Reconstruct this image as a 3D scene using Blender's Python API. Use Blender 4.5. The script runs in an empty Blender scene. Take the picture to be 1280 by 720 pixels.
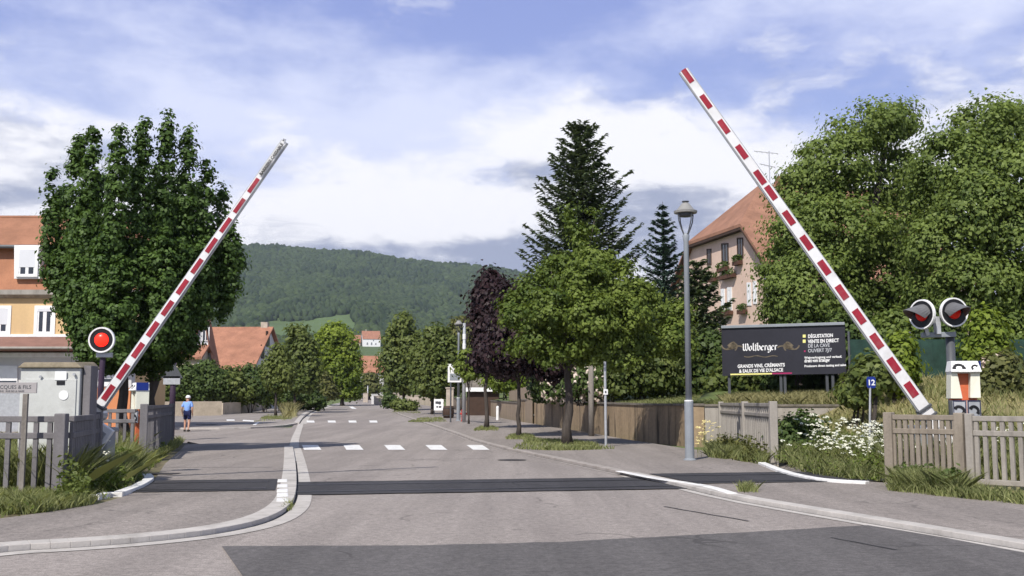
import bpy, math, random
import numpy as np
from mathutils import Vector, Matrix
random.seed(7)
SC = bpy.context.scene
COL = SC.collection
R = math.radians
F = 1350.0; CAMZ = 1.4
PIT = math.atan(143 / F); CP, SP = math.cos(PIT), math.sin(PIT)

# ------------------------------------------------------------------ terrain and camera helpers
def e(y):
    if y < 40: return 0.0
    if y < 300: return .009 * (y - 40) + 1.4e-5 * (y - 40) ** 2
    return 3.286 + .0163 * (y - 300)
def ray(u, v):
    cx = (u - 640) / F; cy = -(v - 360) / F
    return Vector((cx, CP - cy * SP, SP + cy * CP))
def at(u, v, y):
    d = ray(u, v); k = y / d.y
    return Vector((d.x * k, y, CAMZ + d.z * k))
def X(u, y): return at(u, 503, y).x
def Z(v, y): return at(640, v, y).z
def gp(u, v, h=0.0):
    d = ray(u, v); lo, hi = 2.0, 900.0
    for _ in range(60):
        m = (lo + hi) / 2; z = CAMZ + d.z * m / d.y
        if z > e(m) + h: lo = m
        else: hi = m
    return Vector((d.x * lo / d.y, lo, e(lo) + h))
def hit(u, v, p, n):
    d = ray(u, v); o = Vector((0, 0, CAMZ))
    return o + d * ((p - o).dot(n) / d.dot(n))
def sstep(a, b, x):
    t = max(0.0, min(1.0, (x - a) / (b - a))); return t * t * (3 - 2 * t)

# ------------------------------------------------------------------ materials
def nodes(m):
    m.use_nodes = True; nt = m.node_tree; nt.nodes.clear(); return nt
def nn(nt, t, **k):
    n = nt.nodes.new(t)
    for a, b in k.items(): setattr(n, a, b)
    return n
def noise(nt, vec, scale, detail=4, rough=.55):
    n = nn(nt, 'ShaderNodeTexNoise'); n.inputs['Scale'].default_value = scale
    n.inputs['Detail'].default_value = detail; n.inputs['Roughness'].default_value = rough
    nt.links.new(vec, n.inputs['Vector']); return n.outputs['Fac']
def mathn(nt, op, a, b=None, c=None, clamp=False):
    n = nn(nt, 'ShaderNodeMath', operation=op); n.use_clamp = clamp
    for i, x in enumerate((a, b, c)):
        if x is None: continue
        if isinstance(x, (int, float)): n.inputs[i].default_value = x
        else: nt.links.new(x, n.inputs[i])
    return n.outputs[0]
def rng(nt, x, a, b, c=0.0, d=1.0, smooth=True):
    n = nn(nt, 'ShaderNodeMapRange', interpolation_type='SMOOTHSTEP' if smooth else 'LINEAR')
    nt.links.new(x, n.inputs[0])
    for i, q in enumerate((a, b, c, d)): n.inputs[i + 1].default_value = q
    return n.outputs[0]
def mixc(nt, f, a, b, mode='MIX'):
    n = nn(nt, 'ShaderNodeMix', data_type='RGBA', blend_type=mode)
    def put(s, x):
        if isinstance(x, (int, float)): s.default_value = x
        elif isinstance(x, (tuple, list)): s.default_value = (*x[:3], 1)
        else: nt.links.new(x, s)
    put(n.inputs[0], f); put(n.inputs[6], a); put(n.inputs[7], b)
    return n.outputs[2]
def obco(nt, scale=None):
    t = nn(nt, 'ShaderNodeTexCoord')
    if scale is None: return t.outputs['Object']
    m = nn(nt, 'ShaderNodeMapping'); m.inputs['Scale'].default_value = scale
    nt.links.new(t.outputs['Object'], m.inputs['Vector']); return m.outputs[0]
def bsdf(nt, col, rough=.8, metal=0.0, bump=None, bstr=.2, bdist=.02, spec=.3):
    b = nn(nt, 'ShaderNodeBsdfPrincipled'); o = nn(nt, 'ShaderNodeOutputMaterial')
    if isinstance(col, (tuple, list)): b.inputs['Base Color'].default_value = (*col[:3], 1)
    else: nt.links.new(col, b.inputs['Base Color'])
    if isinstance(rough, (int, float)): b.inputs['Roughness'].default_value = rough
    else: nt.links.new(rough, b.inputs['Roughness'])
    b.inputs['Metallic'].default_value = metal
    b.inputs['Specular IOR Level'].default_value = spec
    if bump is not None:
        k = nn(nt, 'ShaderNodeBump'); k.inputs['Strength'].default_value = bstr; k.inputs['Distance'].default_value = bdist
        nt.links.new(bump, k.inputs['Height']); nt.links.new(k.outputs[0], b.inputs['Normal'])
    nt.links.new(b.outputs[0], o.inputs[0]); return b
def pm(name, col, rough=.75, var=.18, scale=3.0, bump=.15, bscale=40, metal=0.0, dirt=None, dirtamt=.5, stretch=None, spec=.3):
    m = bpy.data.materials.new(name); nt = nodes(m); co = obco(nt); co2 = obco(nt, stretch) if stretch else co
    n1 = noise(nt, co2, scale, 5); n2 = noise(nt, co, scale * 9, 3)
    f = mathn(nt, 'MULTIPLY_ADD', n1, .7, mathn(nt, 'MULTIPLY', n2, .3))
    a = tuple(c * (1 - var) for c in col); b = tuple(min(1, c * (1 + var)) for c in col)
    c = mixc(nt, rng(nt, f, .3, .7), a, b)
    if dirt:
        c = mixc(nt, mathn(nt, 'MULTIPLY', rng(nt, noise(nt, co2, scale * .6 + .7, 6, .65), .48, .72), dirtamt), c, dirt)
    bsdf(nt, c, rough, metal, noise(nt, co, bscale, 4) if bump else None, bump, .02, spec)
    return m
def asphalt(name, col, stain, spk=.25):
    m = bpy.data.materials.new(name); nt = nodes(m); co = obco(nt)
    fine = noise(nt, co, 70, 3, .7); mid = noise(nt, co, 3.2, 5, .6); big = noise(nt, obco(nt, (.35, .12, .35)), 1.0, 4, .6)
    c = mixc(nt, rng(nt, fine, .3, .7), tuple(x * (1 - spk) for x in col), tuple(x * (1 + spk) for x in col))
    tm = nn(nt, 'ShaderNodeMapping'); tm.inputs['Rotation'].default_value = (0, 0, -.197); tm.inputs['Scale'].default_value = (1.0, .045, 1); nt.links.new(co, tm.inputs['Vector'])
    c = mixc(nt, .4, c, mixc(nt, rng(nt, noise(nt, tm.outputs[0], 1.3, 4, .6), .35, .65), (.36, .36, .36), (.64, .64, .64)), 'OVERLAY')
    c = mixc(nt, mathn(nt, 'MULTIPLY', rng(nt, mid, .45, .75), .35), c, stain)
    c = mixc(nt, mathn(nt, 'MULTIPLY', rng(nt, big, .45, .7), .45), c, stain)
    sp = noise(nt, co, 13, 6, .75); c = mixc(nt, .55, c, mixc(nt, rng(nt, sp, .32, .68), (.3, .3, .3), (.72, .72, .72)), 'OVERLAY')
    vo = nn(nt, 'ShaderNodeTexVoronoi', feature='DISTANCE_TO_EDGE'); vo.inputs['Scale'].default_value = .33
    wv = nn(nt, 'ShaderNodeVectorMath', operation='ADD'); nt.links.new(co, wv.inputs[0])
    nz = nn(nt, 'ShaderNodeTexNoise'); nz.inputs['Scale'].default_value = 1.3; nt.links.new(co, nz.inputs['Vector']); nt.links.new(nz.outputs['Color'], wv.inputs[1])
    nt.links.new(wv.outputs[0], vo.inputs['Vector'])
    crack = mathn(nt, 'MULTIPLY', rng(nt, vo.outputs['Distance'], .004, .012, 1, 0), rng(nt, noise(nt, co, .5, 2), .5, .6))
    c = mixc(nt, mathn(nt, 'MULTIPLY', crack, .5), c, tuple(x * .35 for x in col))
    bsdf(nt, c, .88, 0, fine, .35, .01, .25); return m
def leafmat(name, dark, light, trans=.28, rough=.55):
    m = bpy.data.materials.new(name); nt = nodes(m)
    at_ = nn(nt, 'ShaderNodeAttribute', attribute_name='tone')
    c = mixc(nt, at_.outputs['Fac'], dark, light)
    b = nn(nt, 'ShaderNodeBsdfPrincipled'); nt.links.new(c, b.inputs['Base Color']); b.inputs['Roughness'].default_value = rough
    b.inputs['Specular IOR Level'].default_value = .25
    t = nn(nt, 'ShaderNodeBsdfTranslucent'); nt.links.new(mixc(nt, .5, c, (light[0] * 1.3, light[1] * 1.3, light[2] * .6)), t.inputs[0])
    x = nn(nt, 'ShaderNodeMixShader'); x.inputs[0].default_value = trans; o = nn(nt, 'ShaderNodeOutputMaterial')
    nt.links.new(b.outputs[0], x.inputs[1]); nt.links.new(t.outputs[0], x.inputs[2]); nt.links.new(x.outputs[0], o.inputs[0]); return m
def glow(name, col, s):
    m = bpy.data.materials.new(name); nt = nodes(m)
    b = bsdf(nt, col, .3); b.inputs['Emission Color'].default_value = (*col, 1); b.inputs['Emission Strength'].default_value = s; return m
M = {}
M['road'] = asphalt('road_asphalt', (.272, .240, .220), (.18, .158, .147), .34)
M['pave'] = asphalt('pavement_asphalt', (.25, .22, .2), (.17, .15, .138), .32)
M['tar'] = asphalt('fresh_asphalt', (.05, .048, .052), (.036, .035, .038), .34)
M['patch'] = asphalt('repair_asphalt', (.112, .104, .102), (.085, .08, .079), .26)
M['kerb'] = pm('kerb_concrete', (.46, .43, .40), .85, .12, 2.5, .2, 60, dirt=(.2, .18, .16), dirtamt=.5)
M['kerb2'] = pm('old_kerb_stone', (.33, .295, .27), .88, .16, 2.5, .2, 50, dirt=(.2, .17, .15), dirtamt=.6)
M['white'] = pm('white_road_paint', (.74, .73, .71), .6, .08, 5, .1, 60, dirt=(.35, .33, .31), dirtamt=.55)
M['earth'] = pm('earth', (.16, .135, .08), .95, .35, .8, .4, 12, dirt=(.08, .1, .035), dirtamt=.8)
M['lawn'] = pm('lawn_soil', (.10, .135, .04), .95, .3, .8, .4, 12, dirt=(.2, .17, .09), dirtamt=.6)
M['dry'] = pm('dry_grass_soil', (.23, .20, .095), .95, .25, 1.2, .4, 12, dirt=(.1, .12, .04), dirtamt=.6)
M['fence'] = pm('weathered_concrete', (.30, .275, .245), .9, .16, 3, .25, 50, dirt=(.15, .135, .12), dirtamt=.65, stretch=(1, 1, .25))
M['fenceb'] = pm('brownish_weathered_concrete', (.24, .205, .165), .9, .2, 3, .25, 50, dirt=(.12, .1, .08), dirtamt=.7, stretch=(1, 1, .25))
M['fenced'] = pm('dark_weathered_concrete', (.17, .16, .165), .9, .18, 3, .25, 50, dirt=(.09, .085, .085), dirtamt=.6, stretch=(1, 1, .25))
M['wall'] = pm('stained_retaining_wall', (.27, .20, .13), .92, .3, .9, .3, 30, dirt=(.045, .034, .025), dirtamt=.95, stretch=(1.3, 1.3, .2))
M['cap'] = pm('wall_capping', (.16, .14, .12), .92, .3, 4, .4, 25, dirt=(.06, .06, .04), dirtamt=.7)
M['wood'] = pm('weathered_boards', (.27, .21, .155), .85, .25, 2.0, .3, 30, dirt=(.13, .1, .075), dirtamt=.6, stretch=(5, 5, .3))
M['greywood'] = pm('grey_timber', (.2, .18, .16), .9, .25, 3, .3, 30, stretch=(5, 5, .4))
M['grey'] = pm('grey_painted_steel', (.23, .25, .275), .45, .08, 3, .05, 50)
M['dgrey'] = pm('dark_grey_steel', (.075, .08, .09), .5, .12, 4, .08, 50)
M['galv'] = pm('galvanised_steel', (.42, .43, .45), .45, .12, 8, .05, 60, metal=.35)
M['black'] = pm('black_paint', (.012, .012, .014), .45, .2, 5, .05, 50)
M['purple'] = pm('dark_maroon_steel', (.05, .03, .055), .5, .2, 5, .05, 50)
M['wpaint'] = pm('white_paint', (.76, .76, .76), .45, .05, 4, .05, 60, dirt=(.5, .48, .46), dirtamt=.4)
M['armw'] = pm('barrier_white', (.66, .66, .67), .5, .06, 2, .03, 60, dirt=(.42, .41, .40), dirtamt=.5)
M['armr'] = pm('barrier_red', (.27, .014, .03), .5, .22, 6, .03, 60, dirt=(.3, .12, .12), dirtamt=.35)
M['orange'] = pm('orange_paint', (.52, .13, .055), .5, .12, 5, .05, 50)
M['cream'] = pm('cream_plastic', (.72, .71, .60), .5, .06, 4, .05, 60)
M['blue'] = pm('sign_blue', (.012, .03, .20), .4, .1, 5, .03, 50)
M['cabinet'] = pm('cabinet_concrete', (.50, .51, .49), .8, .08, 2, .15, 40, dirt=(.33, .33, .31), dirtamt=.6)
M['cabtop'] = pm('cabinet_cap', (.22, .185, .13), .9, .25, 3, .3, 25, dirt=(.09, .08, .05), dirtamt=.5)
M['pave2'] = asphalt('far_pavement', (.27, .24, .22), (.2, .18, .17), .2)
M['render_o'] = pm('ochre_render', (.60, .42, .225), .9, .08, 1, .1, 30, dirt=(.45, .32, .2), dirtamt=.4, stretch=(1, 1, .3))
M['tile_o'] = pm('orange_tile_hanging', (.36, .165, .094), .85, .14, 1.2, .25, 10)
M['tile_d'] = pm('brown_roof_tiles', (.29, .14, .085), .88, .18, 1.0, .25, 10)
M['tile_r'] = pm('terracotta_roof_tiles', (.325, .155, .098), .85, .22, .8, .3, 8, dirt=(.22, .1, .07), dirtamt=.5)
M['tile_b'] = pm('weathered_brown_tiles', (.29, .15, .098), .85, .22, .8, .3, 8, dirt=(.17, .09, .06), dirtamt=.5)
M['canopy'] = pm('brown_canopy_tiles', (.22, .12, .095), .88, .15, 1.5, .25, 10)
M['terra'] = pm('terracotta_render', (.55, .22, .10), .9, .08, 1, .1, 30)
M['offwhite'] = pm('offwhite_render', (.55, .54, .53), .9, .06, 1, .1, 30)
M['gable'] = pm('grey_render', (.34, .35, .38), .9, .1, .6, .1, 20)
M['pinkwall'] = pm('pink_beige_render', (.64, .475, .385), .9, .08, .5, .12, 14, dirt=(.4, .31, .24), dirtamt=.4)
M['beige'] = pm('beige_garden_wall', (.47, .40, .31), .92, .16, .8, .2, 20, dirt=(.28, .24, .18), dirtamt=.6)
M['shutter'] = pm('roller_shutter', (.60, .61, .64), .6, .04, 3, .05, 40)
M['maroonw'] = pm('brown_joinery', (.055, .032, .022), .7, .2, 3, .1, 40)
M['dkglass'] = pm('window_glass', (.03, .035, .045), .12, .25, 1.5, 0, 10, spec=.6)
M['bark'] = pm('bark', (.06, .05, .043), .95, .3, 5, .5, 20, stretch=(3, 3, .5))
M['barkl'] = pm('pale_bark', (.16, .14, .11), .95, .25, 5, .5, 20, stretch=(3, 3, .5))
M['net'] = pm('green_netting', (.018, .045, .035), .8, .35, 2.5, .3, 30)
M['bill'] = pm('billboard_black', (.022, .022, .030), .45, .15, 1.2, .03, 20)
M['bronze'] = pm('bronze_ornament', (.13, .105, .07), .5, .35, 6, .03, 20)
M['yellow'] = pm('pale_yellow', (.75, .70, .25), .5, .04, 4, .0, 20)
M['magenta'] = pm('magenta', (.32, .02, .10), .5, .04, 4, .0, 20)
M['red'] = pm('red_paint', (.42, .04, .03), .5, .1, 4, .05, 30)
M['redlamp'] = glow('lit_red_lens', (.9, .02, .01), 1.6)
M['redlamp2'] = glow('dim_red_lens', (.4, .008, .006), .22)
M['stone'] = pm('pale_stone', (.42, .36, .30), .9, .2, 2, .3, 25, dirt=(.22, .19, .15), dirtamt=.5)
M['iron'] = pm('cast_iron', (.05, .045, .045), .7, .25, 10, .3, 60)
M['skin'] = pm('skin', (.45, .25, .17), .6, .06, 5, .05, 50)
M['shirt'] = pm('light_blue_cotton', (.20, .34, .68), .9, .1, 8, .2, 60)
M['shorts'] = pm('navy_cotton', (.012, .016, .06), .9, .2, 8, .2, 60)
M['cap_w'] = pm('white_cotton', (.75, .75, .76), .9, .05, 8, .2, 60)
M['shoe'] = pm('dark_leather', (.03, .025, .02), .6, .2, 8, .1, 60)
M['carpaint'] = pm('dark_car_paint', (.03, .033, .04), .25, .1, 3, 0, 30, spec=.6)
M['rubber'] = pm('rubber', (.02, .02, .02), .85, .2, 8, .1, 60)
M['flowerbox'] = pm('brown_planter', (.09, .045, .03), .9, .25, 4, .2, 30)
L_ = {}
L_['maple'] = leafmat('dark_maple_leaves', (.024, .052, .012), (.105, .175, .036), .28)
L_['green'] = leafmat('green_leaves', (.045, .08, .013), (.20, .255, .05), .35)
L_['olive'] = leafmat('olive_leaves', (.055, .07, .018), (.17, .17, .055), .3)
L_['bright'] = leafmat('bright_leaves', (.075, .115, .014), (.26, .33, .045), .38)
L_['big'] = leafmat('broad_tree_leaves', (.055, .09, .02), (.235, .30, .075), .38)
L_['street'] = leafmat('street_tree_leaves', (.05, .078, .018), (.19, .225, .06), .34)
L_['purple'] = leafmat('purple_leaves', (.014, .008, .009), (.045, .022, .026), .15)
L_['spruce'] = leafmat('spruce_needles', (.036, .058, .03), (.135, .175, .085), .2, .7)
L_['fir'] = leafmat('blue_fir_needles', (.03, .06, .042), (.09, .145, .105), .1, .7)
L_['hedge'] = leafmat('hedge_leaves', (.032, .06, .016), (.125, .175, .046), .28)
L_['grass'] = leafmat('grass_blades', (.11, .145, .045), (.36, .37, .17), .4, .7)
L_['dryg'] = leafmat('dry_grass_blades', (.20, .19, .08), (.46, .42, .22), .3, .8)
L_['flower'] = leafmat('white_umbels', (.62, .62, .5), (.85, .85, .74), .2, .8)
L_['yflower'] = leafmat('cream_yellow_blooms', (.62, .5, .2), (.8, .72, .4), .2, .8)
L_['rose'] = leafmat('pale_pink_blooms', (.62, .48, .42), (.85, .75, .68), .2, .8)
L_['forest'] = leafmat('far_forest', (.018, .034, .014), (.062, .09, .03), .0, .9)

# ------------------------------------------------------------------ objects
def thing(name, label, cat, loc, group=None):
    o = bpy.data.objects.new(name, None); COL.objects.link(o); o.location = loc; o.empty_display_size = .3
    return tag(o, label, cat, group)
def tag(o, label, cat, group=None, kind=None):
    if label: o['label'] = label
    if cat: o['category'] = cat
    if group: o['group'] = group
    if kind: o['kind'] = kind
    return o
def root(o):
    while o.parent: o = o.parent
    return o
def copy_tree(o, parent=None, loc=None, rz=None):
    c = o.copy(); COL.objects.link(c)
    if parent: c.parent = parent
    for ch in list(o.children): copy_tree(ch, c)
    if loc is not None: c.location = loc
    if rz is not None: c.rotation_euler = (0, 0, rz)
    return c
class MB:
    def __init__(s): s.v = []; s.f = []; s.m = []
    def add(s, vs, fs, m=0):
        n = len(s.v); s.v += [tuple(p) for p in vs]; s.f += [tuple(i + n for i in f) for f in fs]; s.m += [m] * len(fs); return s
    def hexa(s, p, m=0):   # 8 points: bottom ring then top ring
        return s.add(p, [(3, 2, 1, 0), (4, 5, 6, 7), (0, 1, 5, 4), (1, 2, 6, 5), (2, 3, 7, 6), (3, 0, 4, 7)], m)
    def box(s, c, d, rz=0, m=0):
        c = Vector(c); h = Vector(d) / 2; q = Matrix.Rotation(rz, 3, 'Z')
        ps = [c + q @ Vector((a * h.x, b * h.y, z * h.z)) for z in (-1, 1) for a, b in ((-1, -1), (1, -1), (1, 1), (-1, 1))]
        return s.hexa(ps, m)
    def beam(s, a, b, w, h, m=0, up=(0, 0, 1), w2=None, h2=None):
        a, b, up = Vector(a), Vector(b), Vector(up); d = (b - a).normalized(); x = d.cross(up).normalized(); y = x.cross(d)
        w2 = w if w2 is None else w2; h2 = h if h2 is None else h2
        ps = [a + x * i * w / 2 + y * j * h / 2 for i, j in ((-1, -1), (1, -1), (1, 1), (-1, 1))] + [b + x * i * w2 / 2 + y * j * h2 / 2 for i, j in ((-1, -1), (1, -1), (1, 1), (-1, 1))]
        return s.hexa(ps, m)
    def tube(s, pts, r, n=8, m=0):
        pts = [Vector(p) for p in pts]; r = r if isinstance(r, (list, tuple)) else [r] * len(pts); vs = []; fs = []
        for i, p in enumerate(pts):
            d = (pts[min(i + 1, len(pts) - 1)] - pts[max(i - 1, 0)]).normalized()
            x = d.cross(Vector((0, 1, .01)) if abs(d.y) < .9 else Vector((1, 0, 0))).normalized(); y = d.cross(x)
            vs += [p + (x * math.cos(2 * math.pi * k / n) + y * math.sin(2 * math.pi * k / n)) * r[i] for k in range(n)]
        for i in range(len(pts) - 1):
            fs += [(i * n + k, i * n + (k + 1) % n, (i + 1) * n + (k + 1) % n, (i + 1) * n + k) for k in range(n)]
        fs += [tuple(range(n - 1, -1, -1)), tuple(range((len(pts) - 1) * n, len(pts) * n))]
        return s.add(vs, fs, m)
    def lathe(s, o, prof, n=16, m=0, ax=(0, 0, 1)):
        o, ax = Vector(o), Vector(ax).normalized(); x = ax.orthogonal().normalized(); y = ax.cross(x); vs = []; fs = []
        for r, z in prof: vs += [o + ax * z + (x * math.cos(2 * math.pi * k / n) + y * math.sin(2 * math.pi * k / n)) * r for k in range(n)]
        for i in range(len(prof) - 1): fs += [(i * n + k, i * n + (k + 1) % n, (i + 1) * n + (k + 1) % n, (i + 1) * n + k) for k in range(n)]
        fs += [tuple(range(n - 1, -1, -1)), tuple(range((len(prof) - 1) * n, len(prof) * n))]
        return s.add(vs, fs, m)
    def prism(s, poly, ex, m=0):
        poly = [Vector(p) for p in poly]; ex = Vector(ex); n = len(poly)
        fs = [tuple(range(n)), tuple(range(2 * n - 1, n - 1, -1))] + [(i, i + n, (i + 1) % n + n, (i + 1) % n) for i in range(n)]
        return s.add(poly + [p + ex for p in poly], fs, m)
    def build(s, name, mats, parent=None, bevel=0, smooth=False, loc=None):
        me = bpy.data.meshes.new(name); base = Vector(root(parent).location) if parent else (Vector(loc) if loc is not None else Vector((0, 0, 0)))
        me.from_pydata([tuple(Vector(p) - base) for p in s.v], [], s.f)
        mats = mats if isinstance(mats, (list, tuple)) else [mats]
        for q in mats: me.materials.append(q)
        if len(mats) > 1: me.polygons.foreach_set('material_index', s.m)
        if smooth: me.polygons.foreach_set('use_smooth', [True] * len(s.f))
        import bmesh
        bm = bmesh.new(); bm.from_mesh(me); bmesh.ops.recalc_face_normals(bm, faces=bm.faces); bm.to_mesh(me); bm.free()
        o = bpy.data.objects.new(name, me); COL.objects.link(o)
        if parent: o.parent = parent
        else: o.location = base
        if bevel:
            b = o.modifiers.new('bevel', 'BEVEL'); b.width = bevel; b.segments = 2; b.limit_method = 'ANGLE'
        return o
def struct(name, mb, m, **k): return tag(mb.build(name, m, **k), None, None, kind='structure')
def sheet(pts_a, pts_b, dz=0, sub=1):
    mb = MB(); n = len(pts_a); vs = []
    for a, b in zip(pts_a, pts_b): vs += [Vector(a) + Vector((0, 0, dz)), Vector(b) + Vector((0, 0, dz))]
    return mb.add(vs, [(2 * i, 2 * i + 1, 2 * i + 3, 2 * i + 2) for i in range(n - 1)])
def densify(pl, step):
    out = []
    for a, b in zip(pl[:-1], pl[1:]):
        a, b = Vector(a), Vector(b); n = max(1, int((b - a).length / step))
        out += [a.lerp(b, i / n) for i in range(n)]
    return out + [Vector(pl[-1])]
def smooth_line(pl, it=2):
    pl = [Vector(p) for p in pl]
    for _ in range(it):
        q = [pl[0]]
        for a, b in zip(pl[:-1], pl[1:]): q += [a.lerp(b, .25), a.lerp(b, .75)]
        pl = q + [pl[-1]]
    return pl
def offset(pl, d):     # horizontally, positive to the walker's left-hand side
    out = []
    for i, p in enumerate(pl):
        t = (pl[min(i + 1, len(pl) - 1)] - pl[max(i - 1, 0)]); t.z = 0; t.normalize()
        out.append(p + Vector((-t.y, t.x, 0)) * d)
    return out
def text(s, size, o, right, up, m, parent, name='lettering', align='LEFT', bold=.0, ext=.002):
    cu = bpy.data.curves.new(name, 'FONT'); cu.body = s; cu.size = size; cu.align_x = align; cu.offset = bold; cu.extrude = ext; cu.resolution_u = 3
    ob = bpy.data.objects.new('tmp', cu); COL.objects.link(ob); dg = bpy.context.evaluated_depsgraph_get()
    me = bpy.data.meshes.new_from_object(ob.evaluated_get(dg)); bpy.data.objects.remove(ob)
    right = Vector(right).normalized(); up = Vector(up).normalized(); nrm = right.cross(up); o = Vector(o) - Vector(root(parent).location)
    for v in me.vertices: v.co = o + right * v.co.x + up * v.co.y + nrm * v.co.z
    me.name = name; me.materials.clear(); me.materials.append(m); q = bpy.data.objects.new(name, me); COL.objects.link(q); q.parent = parent; return q

# ------------------------------------------------------------------ foliage
RG = np.random.default_rng(11)
def unit(n):
    a = RG.normal(size=(n, 3)); return a / np.linalg.norm(a, axis=1)[:, None]
def nrmz(a): return a / (np.linalg.norm(a, axis=1)[:, None] + 1e-9)
def leaf_obj(name, P, N, size, tone, mat, parent=None, aspect=.65, T=None, loc=None):
    n = len(P); base = np.array(root(parent).location) if parent else (np.array(loc) if loc is not None else np.zeros(3))
    N = nrmz(N); t = unit(n) if T is None else T
    t = nrmz(t - N * (t * N).sum(1)[:, None]); b = np.cross(N, t); s = size[:, None]
    V = np.empty((n, 4, 3)); V[:, 0] = P + t * s; V[:, 1] = P + b * s * aspect + N * s * .18; V[:, 2] = P - t * s; V[:, 3] = P - b * s * aspect + N * s * .18
    V = (V - base).reshape(-1, 3)
    me = bpy.data.meshes.new(name); me.vertices.add(4 * n); me.vertices.foreach_set('co', V.ravel())
    me.loops.add(4 * n); me.loops.foreach_set('vertex_index', np.arange(4 * n)); me.polygons.add(n)
    me.polygons.foreach_set('loop_start', np.arange(0, 4 * n, 4)); me.polygons.foreach_set('loop_total', np.full(n, 4))
    at_ = me.attributes.new('tone', 'FLOAT', 'POINT'); at_.data.foreach_set('value', np.repeat(np.clip(tone, 0, 1), 4))
    me.materials.append(mat); me.update(); me.validate()
    o = bpy.data.objects.new(name, me); COL.objects.link(o)
    if parent: o.parent = parent
    else: o.location = base
    return o
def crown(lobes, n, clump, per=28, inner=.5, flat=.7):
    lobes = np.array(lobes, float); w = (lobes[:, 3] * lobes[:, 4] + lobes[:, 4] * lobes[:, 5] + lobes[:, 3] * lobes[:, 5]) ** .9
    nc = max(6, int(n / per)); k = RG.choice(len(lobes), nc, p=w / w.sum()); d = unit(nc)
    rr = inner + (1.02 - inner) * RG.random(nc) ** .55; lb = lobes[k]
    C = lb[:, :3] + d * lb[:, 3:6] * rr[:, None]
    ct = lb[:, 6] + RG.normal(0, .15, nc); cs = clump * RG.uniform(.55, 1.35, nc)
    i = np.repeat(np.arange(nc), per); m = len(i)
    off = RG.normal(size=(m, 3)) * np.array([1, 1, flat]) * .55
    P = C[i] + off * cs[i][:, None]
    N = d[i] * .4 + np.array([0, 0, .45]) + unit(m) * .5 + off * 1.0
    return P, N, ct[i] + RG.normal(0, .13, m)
def limb_mesh(mb, base, top, r, lobes, nb=8, bend=.15):
    base, top = Vector(base), Vector(top); rnd = random.Random(int(abs(base.x * 97 + base.y * 13) * 10)); pts = []; rr = []
    for i in range(7):
        t = i / 6; p = base.lerp(top, t)
        pts.append(p + Vector((rnd.uniform(-1, 1), rnd.uniform(-1, 1), 0)) * r * .35 * (i > 0)); rr.append(r * (1.35 if i == 0 else 1.0 - .45 * t))
    mb.tube(pts, rr, 10)
    for k in range(nb):
        l = rnd.choice(lobes); c = Vector(l[:3]) + Vector((rnd.uniform(-.5, .5) * l[3], rnd.uniform(-.5, .5) * l[4], rnd.uniform(-.2, .6) * l[5]))
        s = base.lerp(top, rnd.uniform(.72, 1)); mid = s.lerp(c, .5) + Vector((rnd.uniform(-.3, .3), rnd.uniform(-.3, .3), rnd.uniform(0, .4))) * l[3] * .4
        mb.tube([s, s.lerp(mid, .5) + Vector((0, 0, -.05)), mid, c], [r * .42, r * .33, r * .22, r * .06], 6)
def tree(name, label, cat, base, r, top, lobes, n, leaf, size, clump, group=None, bark='bark', per=28, inner=.5, nb=8, flat=.7):
    t = thing(name, label, cat, base, group); mb = MB(); limb_mesh(mb, base, top, r, lobes, nb); mb.build('trunk', M[bark], t, smooth=True)
    P, N, tn = crown(lobes, n, clump, per, inner, flat)
    leaf_obj('crown', P, N, size * RG.uniform(.65, 1.3, len(P)), tn, L_[leaf], t); return t
def shrub(label, lobes, n, leaf, size, clump, base, group=None, name='shrub', cat='shrub', blooms=None, inner=.45):
    if blooms or True:
        t = thing(name, label, cat, base, group); P, N, tn = crown(lobes, n, clump, 24, inner)
        k = P[:, 2] > base[2] - .05; P, N, tn = P[k], N[k], tn[k]
        leaf_obj('foliage', P, N, size * RG.uniform(.65, 1.3, len(P)), tn, L_[leaf], t)
        mb = MB(); rnd = random.Random(len(label))
        for l in lobes[:6]:
            b = Vector((base[0] + rnd.uniform(-.2, .2), base[1] + rnd.uniform(-.2, .2), base[2] - .05)); mb.tube([b, b.lerp(Vector(l[:3]), .5) + Vector((.05, 0, .1)), Vector(l[:3])], [.04, .03, .01], 5)
        mb.build('stem', M['bark'], t)
        if blooms:
            P, N, tn = crown(lobes, blooms[0], clump * .35, 7, 1.2); k = P[:, 2] > base[2] + .1
            leaf_obj('blossom_foliage', P[k], N[k] + np.array([0, -.6, 0]), blooms[2] * RG.uniform(.7, 1.2, k.sum()), tn[k], L_[blooms[1]], t, aspect=.9)
        return t
def lobes_px(items, y, dy=None):      # (u, v, ru, rv, tone) in picture units at distance y -> ellipsoids in metres
    out = []
    for it in items:
        u, v, ru, rv, tn = it[:5]; yy = y + (it[5] if len(it) > 5 else 0); p = at(u, v, yy); k = yy / F
        out.append((p.x, p.y, p.z, ru * k, (ru * .9) * k if dy is None else dy, rv * k, tn))
    return out
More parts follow.
